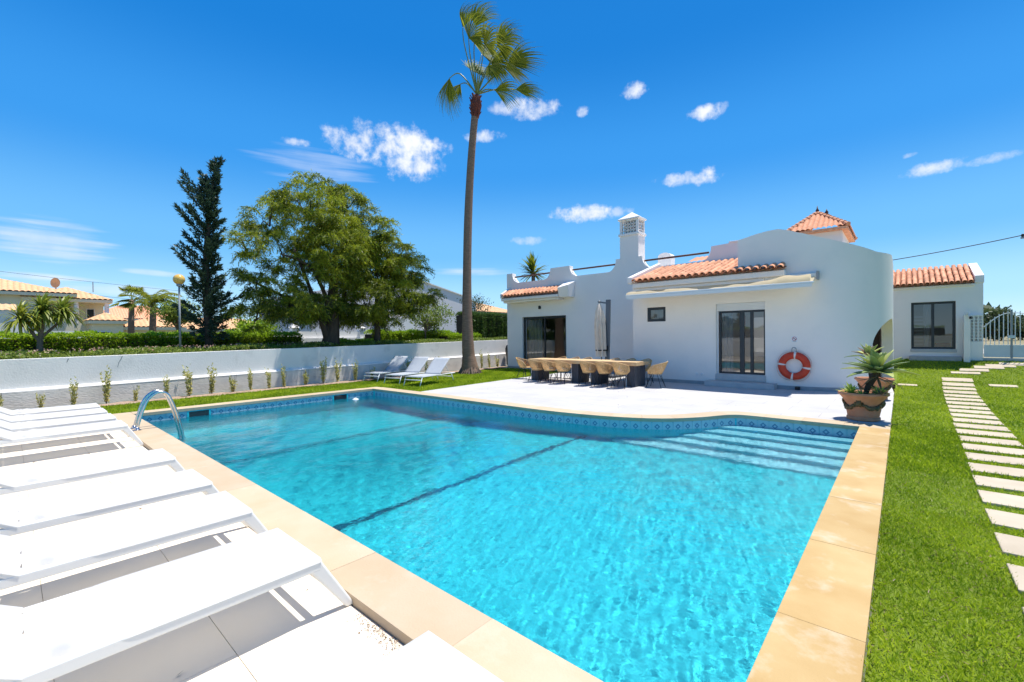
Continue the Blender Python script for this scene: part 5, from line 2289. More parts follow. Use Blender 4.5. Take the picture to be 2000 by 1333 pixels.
# ================================================================== garden wall
GW = thing('garden_wall', 'long low white rendered garden wall with thicker grey base along the lawn', 'garden wall', (wx(6), 6, 0))
yw = list(np.linspace(-7, 19.6, 54))
m = MB()
for y in yw:
    x = wx(y)
    m.v += [(x - .11, y, wlip(y) - .3), (x - .11, y, wtop(y)), (x - .30, y, wtop(y) + .004), (x - .30, y, .6)]
for i in range(len(yw) - 1):
    a, b = 4 * i, 4 * i + 4
    m.f += [(a, b, b + 1, a + 1), (a + 1, b + 1, b + 2, a + 2), (a + 2, b + 2, b + 3, a + 3)]
m.f += [(4 * len(yw) - 4, 4 * len(yw) - 1, 4 * len(yw) - 2, 4 * len(yw) - 3), (0, 1, 2, 3)]
m.build('upper_wall', 'garden_wall_render', GW)
m = MB()
rw = random.Random(2)
for y in yw:
    x = wx(y)
    j = rw.uniform(-.006, .006)
    m.v += [(x + .02 + j, y, -.06), (x + j, y, wlip(y) - .03), (x - .012 + j, y, wlip(y) - .008), (x - .125, y, wlip(y) + .035)]
for i in range(len(yw) - 1):
    a, b = 4 * i, 4 * i + 4
    m.f += [(a, b, b + 1, a + 1), (a + 1, b + 1, b + 2, a + 2), (a + 2, b + 2, b + 3, a + 3)]
m.build('plinth', 'rough_render', GW)
m = MB()
for y in yw:
    x = wx(y)
    m.v += [(x + .004, y, wlip(y) - .022), (x - .005, y, wlip(y) + .002), (x - .108, y, wlip(y) + .045)]
for i in range(len(yw) - 1):
    a, b = 3 * i, 3 * i + 3
    m.f += [(a, b, b + 1, a + 1), (a + 1, b + 1, b + 2, a + 2)]
m.build('ledge', 'white_render', GW)
m = MB()   # pale paving beside the house corner
m.box(-16.25, 17.15, -.08, -14.4, 19.6, -.02)
struct(m.build('side_path', 'terrace_stone'))
bbq = thing('covered_barbecue', 'dark covered barbecue tucked between the garden wall and the house corner', 'barbecue', (-15.95, 18.05, -.02))
m = MB()
m.lathe([(.20, .05), (.24, .1), (.25, .5), (.30, .75), (.31, .95), (.26, 1.1), (.12, 1.2), (.001, 1.22)], 16, (-15.95, 18.05))
m.build('cover', 'black_metal', bbq, True)
MB().box(-16.1, 17.95, -.02, -15.8, 18.15, .06).build('foot', 'post_grey', bbq)

# ================================================================== young shrubs along the wall
protos = []
for k in range(4):
    r7 = np.random.default_rng(20 + k)
    C, D, T = [], [], []
    h0 = .42 + .06 * k
    for s in range(5 + k):
        a = r7.uniform(0, 6.28)
        lean = r7.uniform(.05, .33)
        hh = h0 * r7.uniform(.55, 1.1)
        for q in range(36):
            t = r7.uniform(.08, 1)
            p = np.array([math.cos(a) * lean * t * hh, math.sin(a) * lean * t * hh, t * hh]) + r7.normal(0, .015, 3)
            aa = r7.uniform(0, 6.28)
            C.append(p)
            D.append([math.cos(aa), math.sin(aa), r7.uniform(.1, 1.1)])
            T.append(r7.beta(1.1, .9))
    protos.append((np.array(C), np.array(D), np.array(T)))
meshes = []
ys_sh = [-.15, .5, 1.05, 1.65, 2.22, 2.9, 3.42, 3.97, 4.55, 5.02, 5.6, 6.05, 6.8, 7.4, 8.0, 8.65, 9.4, 10.3, 11.2, 12.1, 12.9, 15.1, 15.8, 16.4, 17.0]
where = ['beside the far loungers', 'left of the pool ladder', 'near the pool ladder', 'along the sunny half of the wall', 'in the tree shadow on the wall', 'behind the lawn loungers', 'between palm and house']
cnts = {}
for i, y in enumerate(ys_sh):
    k = i % 4
    x = wx(y) + .33 + random.uniform(-.06, .06)
    w_ = 0 if y < .6 else 1 if y < 2.3 else 2 if y < 4.0 else 3 if y < 6.5 else 4 if y < 9 else 5 if y < 14 else 6
    cnts[w_] = cnts.get(w_, 0) + 1
    nth = ['first', 'second', 'third', 'fourth', 'fifth', 'sixth'][cnts[w_] - 1]
    s = thing('young_shrub', f'{nth} little yellow green shrub from the left, {where[w_]}', 'shrub', (x, y, -.02), 'young shrubs planted along the white wall')
    if k >= len(meshes):
        C, D, T = protos[k]
        o = leaves('foliage', C, D, rng.uniform(.045, .085, len(C)), rng.uniform(.022, .038, len(C)), 'shrub_leaf', None, T)
        o.parent = s
        st = MB()
        for q in range(4):
            a = q * 1.6
            st.tube([(0, 0, -.02), (math.cos(a) * .05, math.sin(a) * .05, .2), (math.cos(a) * .09, math.sin(a) * .09, .42)], [.006, .005, .003], 5)
        t = st.build('stem', 'pale_bark', None)
        t.parent = s
        meshes.append((o.data, t.data))
    else:
        o = bpy.data.objects.new('foliage', meshes[k][0])
        COL.objects.link(o)
        o.parent = s
        t = bpy.data.objects.new('stem', meshes[k][1])
        COL.objects.link(t)
        t.parent = s
    z = random.uniform(.8, 1.55)
    s.scale = (z * random.uniform(.6, .95), z * random.uniform(.6, .95), z * random.uniform(1.0, 1.25))
    s.rotation_euler = (0, 0, random.uniform(0, 6.28))


# ================================================================== hedges and ground cover
def hedge(label, pts, width, z0, z1, n, matn='hedge_leaf', L=.085, cat='hedge', taper=0.0):
    """clipped hedge along a polyline of (x, y); z0, z1 may be functions"""
    c = pts[len(pts) // 2]
    H = thing('hedge', label, cat, (c[0], c[1], z0))
    m = MB()
    P = [Vector((x, y, 0)) for x, y in pts]
    seg = [(b - a).length for a, b in zip(P, P[1:])]
    tot = sum(seg)
    cum = np.r_[0, np.cumsum(seg)]
    X = lambda s: np.interp(s, cum, [p.x for p in P])
    Y = lambda s: np.interp(s, cum, [p.y for p in P])
    for a, b in zip(P, P[1:]):
        t = (b - a).normalized()
        q = Vector((-t.y, t.x, 0)) * (width / 2 - .09)
        m.hexa([tuple(v + Vector((0, 0, z0))) for v in (a - q, b - q, b + q, a + q)], [tuple(v + Vector((0, 0, z1 - .10))) for v in (a - q, b - q, b + q, a + q)])
    light_block_core = m.build('light_block_core', 'bark', H)  # added dark inner box, keeps light from passing through the leaves
    s = rng.uniform(0, tot, n)
    kind = rng.random(n)
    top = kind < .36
    u = rng.uniform(-1, 1, n)
    side = np.where(rng.random(n) < .82, -1, 1)
    v = rng.random(n)
    lump = .05 * np.sin(s * 3.1) + .035 * np.sin(s * 7.7 + 1) + .03 * np.sin(s * 17)
    off = np.where(top, u * width / 2, side * (width / 2 + lump * .8 + rng.normal(0, .03, n)))
    zz = np.where(top, z1 + lump * .6 + rng.normal(0, .025, n) - .10 * np.abs(u) ** 4, z0 + (z1 - z0) * v)
    dx = np.gradient(X(s)) * 0
    t = (P[-1] - P[0]).normalized()
    nx, ny = -t.y, t.x
    C = np.c_[X(s) + nx * off, Y(s) + ny * off, zz]
    D = rng.normal(0, .7, (n, 3))
    D[:, 2] += np.where(top, .9, .35)
    D[:, 0] += np.where(top, 0, nx * np.sign(off) * .8)
    D[:, 1] += np.where(top, 0, ny * np.sign(off) * .8)
    tint = np.clip(np.where(top, .85, .30 + .35 * v) + rng.normal(0, .2, n), 0, 1)  # lit top and darker lower sides put into the leaf tint
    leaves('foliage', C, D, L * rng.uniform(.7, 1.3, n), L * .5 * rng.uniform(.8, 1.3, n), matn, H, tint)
    return H


hedge('long clipped bright green hedge behind the left part of the white wall', [(-19.3, -9), (-19.4, 0), (-19.6, 8.3)], .8, 1.2, 1.80, 34000)
hedge('shorter clipped hedge behind the wall between the tree and the palm', [(-19.0, 11.3), (-19.0, 16.2)], .8, 1.25, 1.88, 12000)
hedge('low yellow green hedge end just left of the palm trunk', [(-18.2, 15.2), (-18.2, 17.6)], .7, 1.25, 1.72, 5000)
hedge('tall dense dark green hedge between the palm and the house', [(-19.6, 17.9), (-19.8, 24)], 1.3, 1.2, 3.0, 22000, 'dark_hedge_leaf', .11)
hedge('low clipped bushes behind the wall beneath the weeping tree', [(-18.4, 8.9), (-18.6, 11.2)], .6, 1.2, 1.48, 4000)
n = 36000
y = rng.uniform(-8, 19, n)
x = wx(0) - .0457 * y - .34 - rng.beta(1.2, 1.5, n) * 3.0
bumps = .06 * np.sin(y * 2.3 + x) + .05 * np.sin(y * 5.1 - x * 3)
zg = 1.13 + .012 * y + .06 + bumps + rng.uniform(-.05, .10, n)
zg = np.minimum(zg, 1.19 + .0122 * y + .13)
D = np.c_[rng.normal(0, .8, (n, 2)), rng.uniform(.1, 1.2, n)]
o = leaves('ground_cover', np.c_[x, y, zg], D, rng.uniform(.05, .10, n), rng.uniform(.025, .05, n), 'cover_leaf', None, rng.beta(1.5, 1.5, n))
o['kind'] = 'stuff'
n = 520
yc = rng.uniform(-2, 8.4, 90)
xc = wx(0) - .0457 * yc - .45 - rng.random(90) * 2.2
k = rng.integers(0, 90, n)
y = yc[k] + rng.normal(0, .12, n)
x = xc[k] + rng.normal(0, .12, n)
o = leaves('pink_flowers', np.c_[x, y, 1.30 + .012 * y + rng.uniform(-.02, .09, n)], np.c_[rng.normal(0, 1, (n, 2)), rng.uniform(.2, 1, n)], .05, .045, 'flower_petal')
o['kind'] = 'stuff'


# ================================================================== trees
def strands(centres, nper, length, leaf, droop, spread, r8, lw=.2):
    """hanging leafy twigs from a set of points"""
    C, D, Ls = [], [], []
    for c in centres:
        for _ in range(nper):
            a = r8.uniform(0, 6.28)
            d0 = np.array([math.cos(a), math.sin(a), r8.uniform(-.1, .9)]) * spread
            ln = length * r8.uniform(.5, 1.2)
            m_ = int(ln / .035)
            t = np.linspace(0.05, 1, m_)[:, None]
            p = c + d0 * t * ln + np.array([0, 0, -1.0]) * droop * ln * t ** 2 + r8.normal(0, .012, (m_, 3))
            dd = d0 + np.array([0, 0, -2.0]) * droop * t + r8.normal(0, .45, (m_, 3))
            C.append(p)
            D.append(dd)
    return np.concatenate(C), np.concatenate(D)


def in_lobe(c, r, n, r8, shell=.55):
    v = unit(r8.normal(size=(n, 3)))
    q = (shell + (1 - shell) * r8.random(n) ** .6)[:, None]
    return np.array(c) + v * q * np.array(r)


def weeping_tree(label, base, trunk_pts, radii, forks, lobes, xc, seed, dens=1.0):
    r8 = np.random.default_rng(seed)
    Tt = thing('weeping_tree', label, 'tree', base)
    m = MB()
    m.tube(catmull(trunk_pts, 5), list(np.interp(np.linspace(0, 1, 5 * (len(trunk_pts) - 1) + 1), np.linspace(0, 1, len(radii)), radii)), 12)
    m.build('trunk', 'bark', Tt, True)
    for f in forks:
        MB().tube(catmull(f[:-1], 5), list(np.linspace(f[-1], .03, 5 * (len(f) - 2) + 1)), 8).build('limb', 'bark', Tt, True)
    CC, DD = [], []
    twig = MB()
    for (y, z, ry, rz, dx, rx) in lobes:
        k = int(24 * ry * rz * (dens if y > 7.3 else .62 * dens)) + 5
        cs_ = in_lobe((xc + dx, y, z), (rx, ry * .92, rz * .9), k, r8)
        c, d = strands(cs_, 21, .60, .1, .55, .62, r8)
        CC.append(c)
        DD.append(d)
        for q in range(3):
            a = r8.integers(0, k)
            twig.tube([(xc + dx * .5, y, z - rz * .5), tuple((np.array([xc + dx, y, z]) + cs_[a]) / 2), tuple(cs_[a])], [.03, .02, .008], 5)
    twig.build('branch', 'bark', Tt)['kind'] = 'stuff'
    C, D = np.concatenate(CC), np.concatenate(DD)
    n = len(C)
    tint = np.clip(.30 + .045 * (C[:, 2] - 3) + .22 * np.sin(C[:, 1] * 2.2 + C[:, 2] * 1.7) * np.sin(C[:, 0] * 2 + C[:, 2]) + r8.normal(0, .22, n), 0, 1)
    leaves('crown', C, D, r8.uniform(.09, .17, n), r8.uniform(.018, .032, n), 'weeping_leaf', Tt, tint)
    return n


big = [(6.56, 6.7, 0.93, 0.95), (7.89, 7.19, 1.27, 1.21), (9.62, 7.25, 1.4, 1.25), (5.68, 5.14, 0.6, 0.65), (6.08, 3.81, 0.7, 0.75),
       (7.09, 5.16, 1.0, 1.0), (8.59, 5.59, 1.5, 1.4), (8.67, 3.73, 1.8, 1.55), (7.05, 3.21, 1.15, 1.1), (5.97, 2.75, 0.75, 0.75), (9.63, 7.8, .6, .6), (10.3, 4.9, 1.5, 1.4), (9.4, 6.0, 1.4, 1.2), (7.3, 2.75, 1.2, .7), (9.7, 2.95, 1.2, .8)]
sm_ = [(10.95, 6.75, 1.1, 1.0), (11.87, 6.0, 1.15, 0.95), (12.75, 5.0, 1.05, 0.85), (10.6, 3.5, 1.4, 1.2), (12.3, 3.85, 1.3, 1.05), (12.9, 3.5, .75, .65), (11.3, 4.9, 1.3, 1.2), (11.7, 2.8, 1.2, .7)]
rl = random.Random(8)


def add_x(l, rx, s=1.0):
    return [(a * s, 1.6 + (b - 1.6) * s - (.38 if b > 5.5 else .1), c * s, d * s, rl.uniform(-.6, .5), max(.9, min(2.2, c * rx))) for a, b, c, d in l]


n1_ = weeping_tree('large weeping tree with thick forked trunk and feathery drooping olive leaves', (-17.1, 8.45, 1.2),
                   [(-17.1, 8.45, 1.15), (-17.1, 8.55, 1.7), (-17.15, 8.62, 2.5), (-17.2, 8.7, 3.6), (-17.3, 8.9, 5.2)], [.40, .30, .25, .18, .08],
                   [[(-17.1, 8.4, 1.6), (-17.0, 8.15, 2.2), (-17.0, 7.8, 3.2), (-17.2, 7.2, 5.0), .17], [(-17.1, 8.6, 2.0), (-17.3, 8.95, 2.6), (-17.4, 9.3, 3.6), (-17.6, 9.6, 6.2), .17],
                    [(-17.15, 8.6, 2.6), (-16.6, 7.6, 4.2), (-16.4, 6.4, 4.6), .09], [(-17.15, 8.6, 2.4), (-18.0, 7.0, 3.3), (-18.2, 5.8, 3.9), .08]],
                   add_x(big, 1.35, .977), -17.2, 31, 1.12)
n2_ = weeping_tree('smaller weeping tree with straight slim trunk, to the right of the big forked one', (-16.95, 10.5, 1.2),
                   [(-16.95, 10.5, 1.2), (-16.95, 10.52, 1.9), (-17.0, 10.5, 2.7), (-17.1, 10.7, 4.0)], [.15, .125, .11, .05],
                   [[(-16.95, 10.5, 2.4), (-16.9, 11.0, 3.2), (-16.9, 11.8, 4.6), .07]],
                   add_x(sm_, 1.25, .935), -16.6, 32, 1.3)
print('weeping leaves', n1_, n2_)

# dark conifer with upswept branches
CT = thing('conifer', 'tall dark narrow conifer with ragged upswept branches behind the hedge', 'tree', (-18.3, 4.7, 1.3))
axis = [(-18.3, 4.70, 1.25), (-18.3, 4.62, 3.4), (-18.3, 4.68, 5.0), (-18.3, 4.80, 6.45), (-18.3, 4.90, 7.2), (-18.3, 5.02, 7.8), (-18.3, 5.30, 8.1)]
MB().tube(catmull(axis, 4), list(np.linspace(.13, .012, 25)), 8).build('trunk', 'bark', CT, True)
r9 = np.random.default_rng(77)
az_ = np.array(axis)
CC, DD, TT = [], [], []
br = MB()
nb_ = 150
for i in range(nb_):
    t = (i + r9.random()) / nb_
    z = 1.55 + 6.4 * t
    y = np.interp(z, az_[:, 2], az_[:, 1])
    a = r9.uniform(0, 6.28)
    dy, dx = math.cos(a), math.sin(a)
    L = np.interp(z, [1.5, 2.4, 3.2, 4.0, 5.2, 6.2, 7.2, 8.0], [.8, 1.05, .95, .7, .84, .58, .26, .10]) * r9.uniform(.45, 1.15)
    L *= (1.0 - .34 * dy) if z > 3.6 else 1.0
    if 3.4 < z < 6.5 and dy < -.5 and r9.random() < .5:
        L *= 1.5
    el = np.interp(z, [1.5, 3, 5, 8], [.25, .5, .8, 1.0]) + (.15 if dy < 0 else -.1)
    d0 = np.array([dx, dy, el]) / math.sqrt(1 + el * el)
    m_ = int(20 + 150 * L)
    s = r9.random(m_) ** .8
    p = np.array([-18.3, y, z]) + d0 * (s * L)[:, None] + np.array([0, 0, .12]) * ((s ** 2) * L)[:, None] + r9.normal(0, 1, (m_, 3)) * (.055 * (1.1 - .8 * s))[:, None]
    CC.append(p)
    DD.append(d0 * 1.1 + r9.normal(0, .55, (m_, 3)))
    TT.append(np.clip(r9.normal(.4, .25, m_), 0, 1))
    if i % 3 == 0:
        br.tube([(-18.3, y, z), tuple(np.array([-18.3, y, z]) + d0 * L * .8)], [.018, .005], 4)
br.build('branch', 'bark', CT)['kind'] = 'stuff'
C = np.concatenate(CC)
leaves('crown', C, np.concatenate(DD), r9.uniform(.10, .19, len(C)), r9.uniform(.03, .05, len(C)), 'conifer_needle', CT, np.concatenate(TT))


def sword_crown(name, c, n, L, W, matn, parent, r10, el0=85, el1=-35, droop=1.1, tint=(.1, .9), wind=None):
    """rosette of long narrow arching leaves as one part"""
    V, F, T = [], [], []
    K = 5
    for i in range(n):
        az = r10.uniform(0, 6.28)
        el = R(el0 + (el1 - el0) * (i / n) + r10.uniform(-8, 8))
        ln = L * r10.uniform(.7, 1.1)
        d = np.array([math.cos(az) * math.cos(el), math.sin(az) * math.cos(el), math.sin(el)])
        s = np.array([-math.sin(az), math.cos(az), 0])
        p = np.array(c, float)
        b = len(V)
        tt = r10.uniform(*tint)
        for j in range(K + 1):
            w = W * (1.0 if j < K else .1) * (.6 + .4 * math.sin(math.pi * min(1, j / K + .2)))
            V.append(p - s * w / 2)
            V.append(p + s * w / 2)
            p = p + d * ln / K
            d = d + np.array([0, 0, -droop / K])
            if wind is not None:
                d = d + np.array(wind) / K
            d = d / np.linalg.norm(d)
        for j in range(K):
            F.append((b + 2 * j, b + 2 * j + 1, b + 2 * j + 3, b + 2 * j + 2))
            T.append(tt)
    return np_mesh(name, np.array(V), np.array(F), matn, parent, T)


r10 = np.random.default_rng(5)
YT = thing('yucca_tree', 'small yucca tree with spiky leaf heads in front of the left hedge', 'tree', (-18.25, .60, 1.25))
for pts, r0 in (([(-18.25, .60, 1.2), (-18.25, .62, 1.75), (-18.25, .70, 2.30)], .075), ([(-18.25, .61, 1.6), (-18.25, .40, 1.95), (-18.2, .22, 2.1)], .045), ([(-18.25, .62, 1.7), (-18.3, .95, 2.1), (-18.3, 1.12, 2.35)], .04)):
    MB().tube(catmull(pts, 4), list(np.linspace(r0, r0 * .6, 9)), 8).build('trunk', 'pale_bark', YT, True)
for c, n, tint in (((-18.25, .68, 2.42), 210, (.1, .8)), ((-18.2, .26, 2.18), 130, (.55, 1.0)), ((-18.3, 1.08, 2.42), 150, (.15, .7))):
    sword_crown('leaf_head', c, n, .66, .055, 'yucca_leaf', YT, r10, 88, -25, 1.9, tint, (0, .25, 0))

# garden lamp
LP = thing('garden_lamp', 'round yellow globe lamp on a slim grey post beside the conifer', 'lamp', (-17.5, 3.685, 1.2))
MB().tube([(-17.5, 3.685, 1.2), (-17.5, 3.685, 3.37)], [.032, .026], 10).build('post', 'post_grey', LP, True)
m = MB()
m.lathe([(.05, 3.33), (.075, 3.35), (.075, 3.41), (.06, 3.43)], 12, (-17.5, 3.685), True)
m.build('collar', 'post_grey', LP, 'auto')
m = MB()
m.ball((-17.5, 3.685, 3.56), .165, 24, 16)
m.build('globe', 'globe_yellow', LP, True)


# ================================================================== tall windblown fan palm
PALM = thing('fan_palm', 'tall slender fan palm with windblown fronds rising from the lawn', 'palm', (-14.48, 13.62, -.03))
RV = Vector((.685, .728, 0))
DV = Vector((-.728, .685, 0))
PB = Vector((-14.48, 13.62, 0))


def pa(a, z, dd=0.0):
    return PB + RV * a + DV * dd + Vector((0, 0, z))


def px_(x, y, dd=0.0):
    """crown sketch position, metres from the trunk foot"""
    return pa(.41 + (x - 935) * .0228, 12.05 + (200 - y) * .0228, dd)


tr = [(0, -.05), (-.02, .35), (-.08, 1.2), (-.10, 2.9), (-.06, 5.2), (.03, 7.5), (.19, 9.8), (.37, 11.6), (.42, 12.1)]
pts = catmull([pa(a, z) for a, z in tr], 8)
rad = np.interp([p.z for p in pts], [0, .25, .8, 2.0, 3.5, 5, 9, 12.1], [.46, .37, .28, .235, .205, .185, .168, .15])
rad = [r * (1 + .018 * math.sin(p.z * 23)) for r, p in zip(rad, pts)]
MB().tube(pts, rad, 20).build('trunk', 'palm_bark', PALM, 'auto')
m = MB()
r11 = random.Random(4)
for i in range(60):   # old root skirt
    a = r11.uniform(0, 6.28)
    q = PB + Vector((math.cos(a) * r11.uniform(.42, .62), math.sin(a) * r11.uniform(.42, .62), -.03))
    m.tube([PB + Vector((math.cos(a) * .36, math.sin(a) * .36, r11.uniform(.10, .28))), q], [.022, .014], 5)
m.build('root_skirt', 'pale_bark', PALM)
m = MB()
m.tube(catmull([pa(.36, 11.35), pa(.40, 11.7), pa(.41, 12.05), pa(.43, 12.35)], 4), list(np.interp(np.linspace(0, 1, 13), [0, .25, .5, .8, 1], [.17, .20, .26, .20, .11])), 14)
m.build('crown_shaft', 'palm_boot', PALM, 'auto')
m = MB()
for i in range(26):
    a = i * 2.4
    z = 11.3 + .035 * i
    c = pa(.36 + .05 * (z - 11.3), z)
    e = Vector((math.cos(a), math.sin(a), 0))
    m.bar(c + e * .14, c + e * .27 + Vector((0, 0, .22)), .08, .03)
m.build('leaf_base', 'palm_boot', PALM)


def frond(hub, pet, d, spread, L, wind, droop, seed, nseg=34, tw=0.0):
    """one fan leaf: petiole from the crown, blade of joined segments bent by wind"""
    r12 = np.random.default_rng(seed)
    MB().tube(catmull(pet + [hub], 5), list(np.linspace(.035, .016, 5 * len(pet) + 1)), 6).build('petiole', 'petiole', PALM, True)
    d = np.array(d)
    D3 = np.array(RV) * d[0] + np.array([0, 0, 1.0]) * d[1] + np.array(DV) * d[2]
    D3 = D3 / np.linalg.norm(D3)
    s = np.cross(D3, np.array(DV))
    s = s / np.linalg.norm(s)
    nrm = np.cross(D3, s)
    s = s * math.cos(tw) + nrm * math.sin(tw)
    Wv = np.array(RV) * wind[0] + np.array([0, 0, 1.0]) * wind[1] + np.array(DV) * wind[2]
    V, F, T = [], [], []
    K = 7
    for i in range(nseg):
        u = (i + .5) / nseg * 2 - 1
        a = u * spread
        e = D3 * math.cos(a) + s * math.sin(a) + nrm * .18 * (1 if i % 2 else -1) * .4
        ln = L * (1 - .22 * abs(u)) * r12.uniform(.86, 1.08)
        p = np.array(hub)
        w0 = 2 * L * .42 * math.sin(spread / nseg) * 1.5
        fl = r12.normal(0, .10, 3)
        b = len(V)
        tt = np.clip(.35 + .3 * (r12.random() < .16) + r12.normal(0, .16), 0, 1)
        q = e.copy()
        for j in range(K + 1):
            t = j / K
            side = np.cross(q, nrm)
            side = side / (np.linalg.norm(side) + 1e-6)
            w = w0 * (min(t / .42, 1)) if t <= .43 else w0 * max(.06, 1 - (t - .42) / .58)
            w = max(w, .006)
            V.append(p - side * w / 2)
            V.append(p + side * w / 2)
            g = max(0, t - .25)
            q = q + (Wv * 1.5 * g + np.array([0, 0, -1.0]) * droop * (.25 + 1.6 * g) + fl * 1.2 * g) / K * 1.6
            q = q / np.linalg.norm(q)
            p = p + q * ln / K
        for j in range(K):
            F.append((b + 2 * j, b + 2 * j + 1, b + 2 * j + 3, b + 2 * j + 2))
            T.append(tt)
    o = np_mesh('frond', np.array(V), np.array(F), 'palm_leaf', PALM, T)
    return o


c0 = px_(937, 186)
FR = [  # hub px, mid px, depth, direction (right, up, away), spread, length, wind, droop
    ((911, 54), (914, 90), .1, (.22, 1, .1), .42, 1.25, (2.2, -.5, 0), .25),
    ((937, 66), (932, 110), -.4, (.25, 1, -.2), .75, 1.15, (2.4, -.9, 0), .5),
    ((922, 92), (925, 120), -.5, (.5, .3, -.5), 1.1, 1.2, (1.2, -1.4, 0), 1.1),
    ((948, 96), (941, 130), .4, (.6, .6, .5), 1.1, 1.25, (1.4, -1.2, 0), .9),
    ((982, 79), (962, 122), .2, (.62, .9, .1), .62, 1.25, (2.4, -.3, 0), .2),
    ((976, 104), (958, 140), -.5, (.8, .2, -.5), 1.15, 1.15, (1.3, -1.2, 0), 1.0),
    ((999, 118), (970, 148), .1, (1, .42, 0), .66, 1.5, (1.8, -.3, 0), .35),
    ((996, 112), (968, 145), .7, (.9, .1, .4), .9, 1.2, (1.4, -.9, 0), .8),
    ((1013, 171), (975, 173), .1, (1, .15, 0), .62, 1.15, (1.5, -.5, 0), .55),
    ((971, 186), (955, 180), -.4, (.9, -.1, -.3), .70, 1.15, (.9, -1.1, 0), .75),
    ((884, 154), (905, 146), .1, (-.1, -1, .05), .50, 1.45, (.65, -.6, 0), .15),
    ((905, 152), (918, 158), .6, (-.5, -.5, .6), .6, .8, (.8, -.9, 0), .6),
    ((957, 138), (946, 158), -.3, (.5, -.3, -.3), .95, 1.1, (.9, -1.3, 0), 1.1),
    ((930, 118), (931, 150), .9, (.4, .8, .6), 1.0, 1.1, (1.8, -.8, 0), .6),
    ((952, 112), (944, 150), -.8, (.5, .1, -.8), 1.1, 1.15, (1.2, -1.3, 0), 1.0),
    ((965, 128), (950, 155), -.2, (.7, -.1, -.2), 1.0, 1.1, (1.1, -1.2, 0), 1.0),
    ((940, 132), (938, 158), .5, (.3, .7, .6), .8, 1.1, (1.4, -.8, 0), .9),
]
for i, (h, md, dd, d, sp, L, wd, dr) in enumerate(FR):
    frond(px_(*h, dd), [c0, px_(*md, dd * .5)], d, sp * 1.12, L * 1.22, wd, dr, 100 + i, tw=random.uniform(-.5, .5))

# ------------------------------------------------------------------ other palms
def fan_palm_small(label, base, h, n, L, seed, grp=None, matn='palm_leaf', feather=False):
    r13 = np.random.default_rng(seed)
    P_ = thing('palm', label, 'palm', base, grp)
    b = Vector(base)
    MB().tube([b, b + Vector((.05, .03, h * .5)), b + Vector((.02, .08, h))], [.17, .14, .12], 10).build('trunk', 'palm_bark', P_, True)
    c = b + Vector((.02, .08, h))
    if feather:
        V, F, T = [], [], []
        for i in range(n):
            az, el = r13.uniform(0, 6.28), r13.uniform(.2, 1.35)
            p = np.array(c)
            d = np.array([math.cos(az) * math.cos(el), math.sin(az) * math.cos(el), math.sin(el)])
            K = 26
            for j in range(K):
                p = p + d * L / K
                d = d + np.array([0, .01, -.085])
                d = d / np.linalg.norm(d)
                for sgn in (-1, 1):
                    sd = np.cross(d, [0, 0, 1]) * sgn + d * .5 + np.array([0, 0, -.55]) + r13.normal(0, .12, 3)
                    sd = sd / np.linalg.norm(sd)
                    w = d * .028
                    ll = L * .22 * math.sin(math.pi * min(.97, (j + 2) / (K + 2)))
                    k = len(V)
                    V += [p - w, p + w, p + sd * ll + w * .2, p + sd * ll - w * .2]
                    F.append((k, k + 1, k + 2, k + 3))
                    T.append(r13.uniform(.1, .7))
        np_mesh('crown', np.array(V), np.array(F), matn, P_, T)
    else:
        V, F, T = [], [], []
        for i in range(n):
            az, el = r13.uniform(0, 6.28), math.asin(r13.uniform(-.35, 1))
            d = np.array([math.cos(az) * math.cos(el), math.sin(az) * math.cos(el), math.sin(el)])
            hub = np.array(c) + d * L * .55
            s = np.cross(d, [0, 0, 1.0])
            s = s / (np.linalg.norm(s) + 1e-6)
            k = len(V)
            V += [np.array(c) - s * .012, np.array(c) + s * .012, hub + s * .01, hub - s * .01]
            F.append((k, k + 1, k + 2, k + 3))
            T.append(.5)
            for q in range(13):
                a = (q / 12 - .5) * 2.2
                e = d * math.cos(a) + s * math.sin(a) + np.array([0, 0, -.25])
                k = len(V)
                sd = np.cross(e, [0, 0, 1.0]) * .05 * L
                V += [hub, hub + e * L * .3 + sd, hub + e * L * .55 + np.array([0, 0, -.06 * L]), hub + e * L * .3 - sd]
                F.append((k, k + 1, k + 2, k + 3))
                T.append(r13.uniform(.1, .8))
        np_mesh('crown', np.array(V), np.array(F), matn, P_, T)
    return P_


VP = thing('palm', 'dark spiky palm crown showing over the left parapet of the villa', 'palm', (-20.9, 26.2, .9))
MB().tube([(-20.9, 26.2, .8), (-20.85, 26.25, 3.6), (-20.9, 26.3, 6.5)], [.2, .17, .14], 10).build('trunk', 'palm_bark', VP, True)
for dz, nn, e0, e1 in ((6.5, 70, 88, 25), (6.3, 70, 45, -30)):
    sword_crown('leaf_head', (-20.9, 26.3, dz), nn, 1.45, .13, 'palm_leaf', VP, r10, e0, e1, .55, (.0, .7))
fan_palm_small('small dark fan palm between the left villa and the pale lamp', (-32, 4.5, 1.1), 2.75, 26, 1.0, 4)
fan_palm_small('windblown feathery palm left of the conifer', (-28, 4.75, 1.1), 2.35, 20, 1.6, 5, None, 'palm_leaf', True)


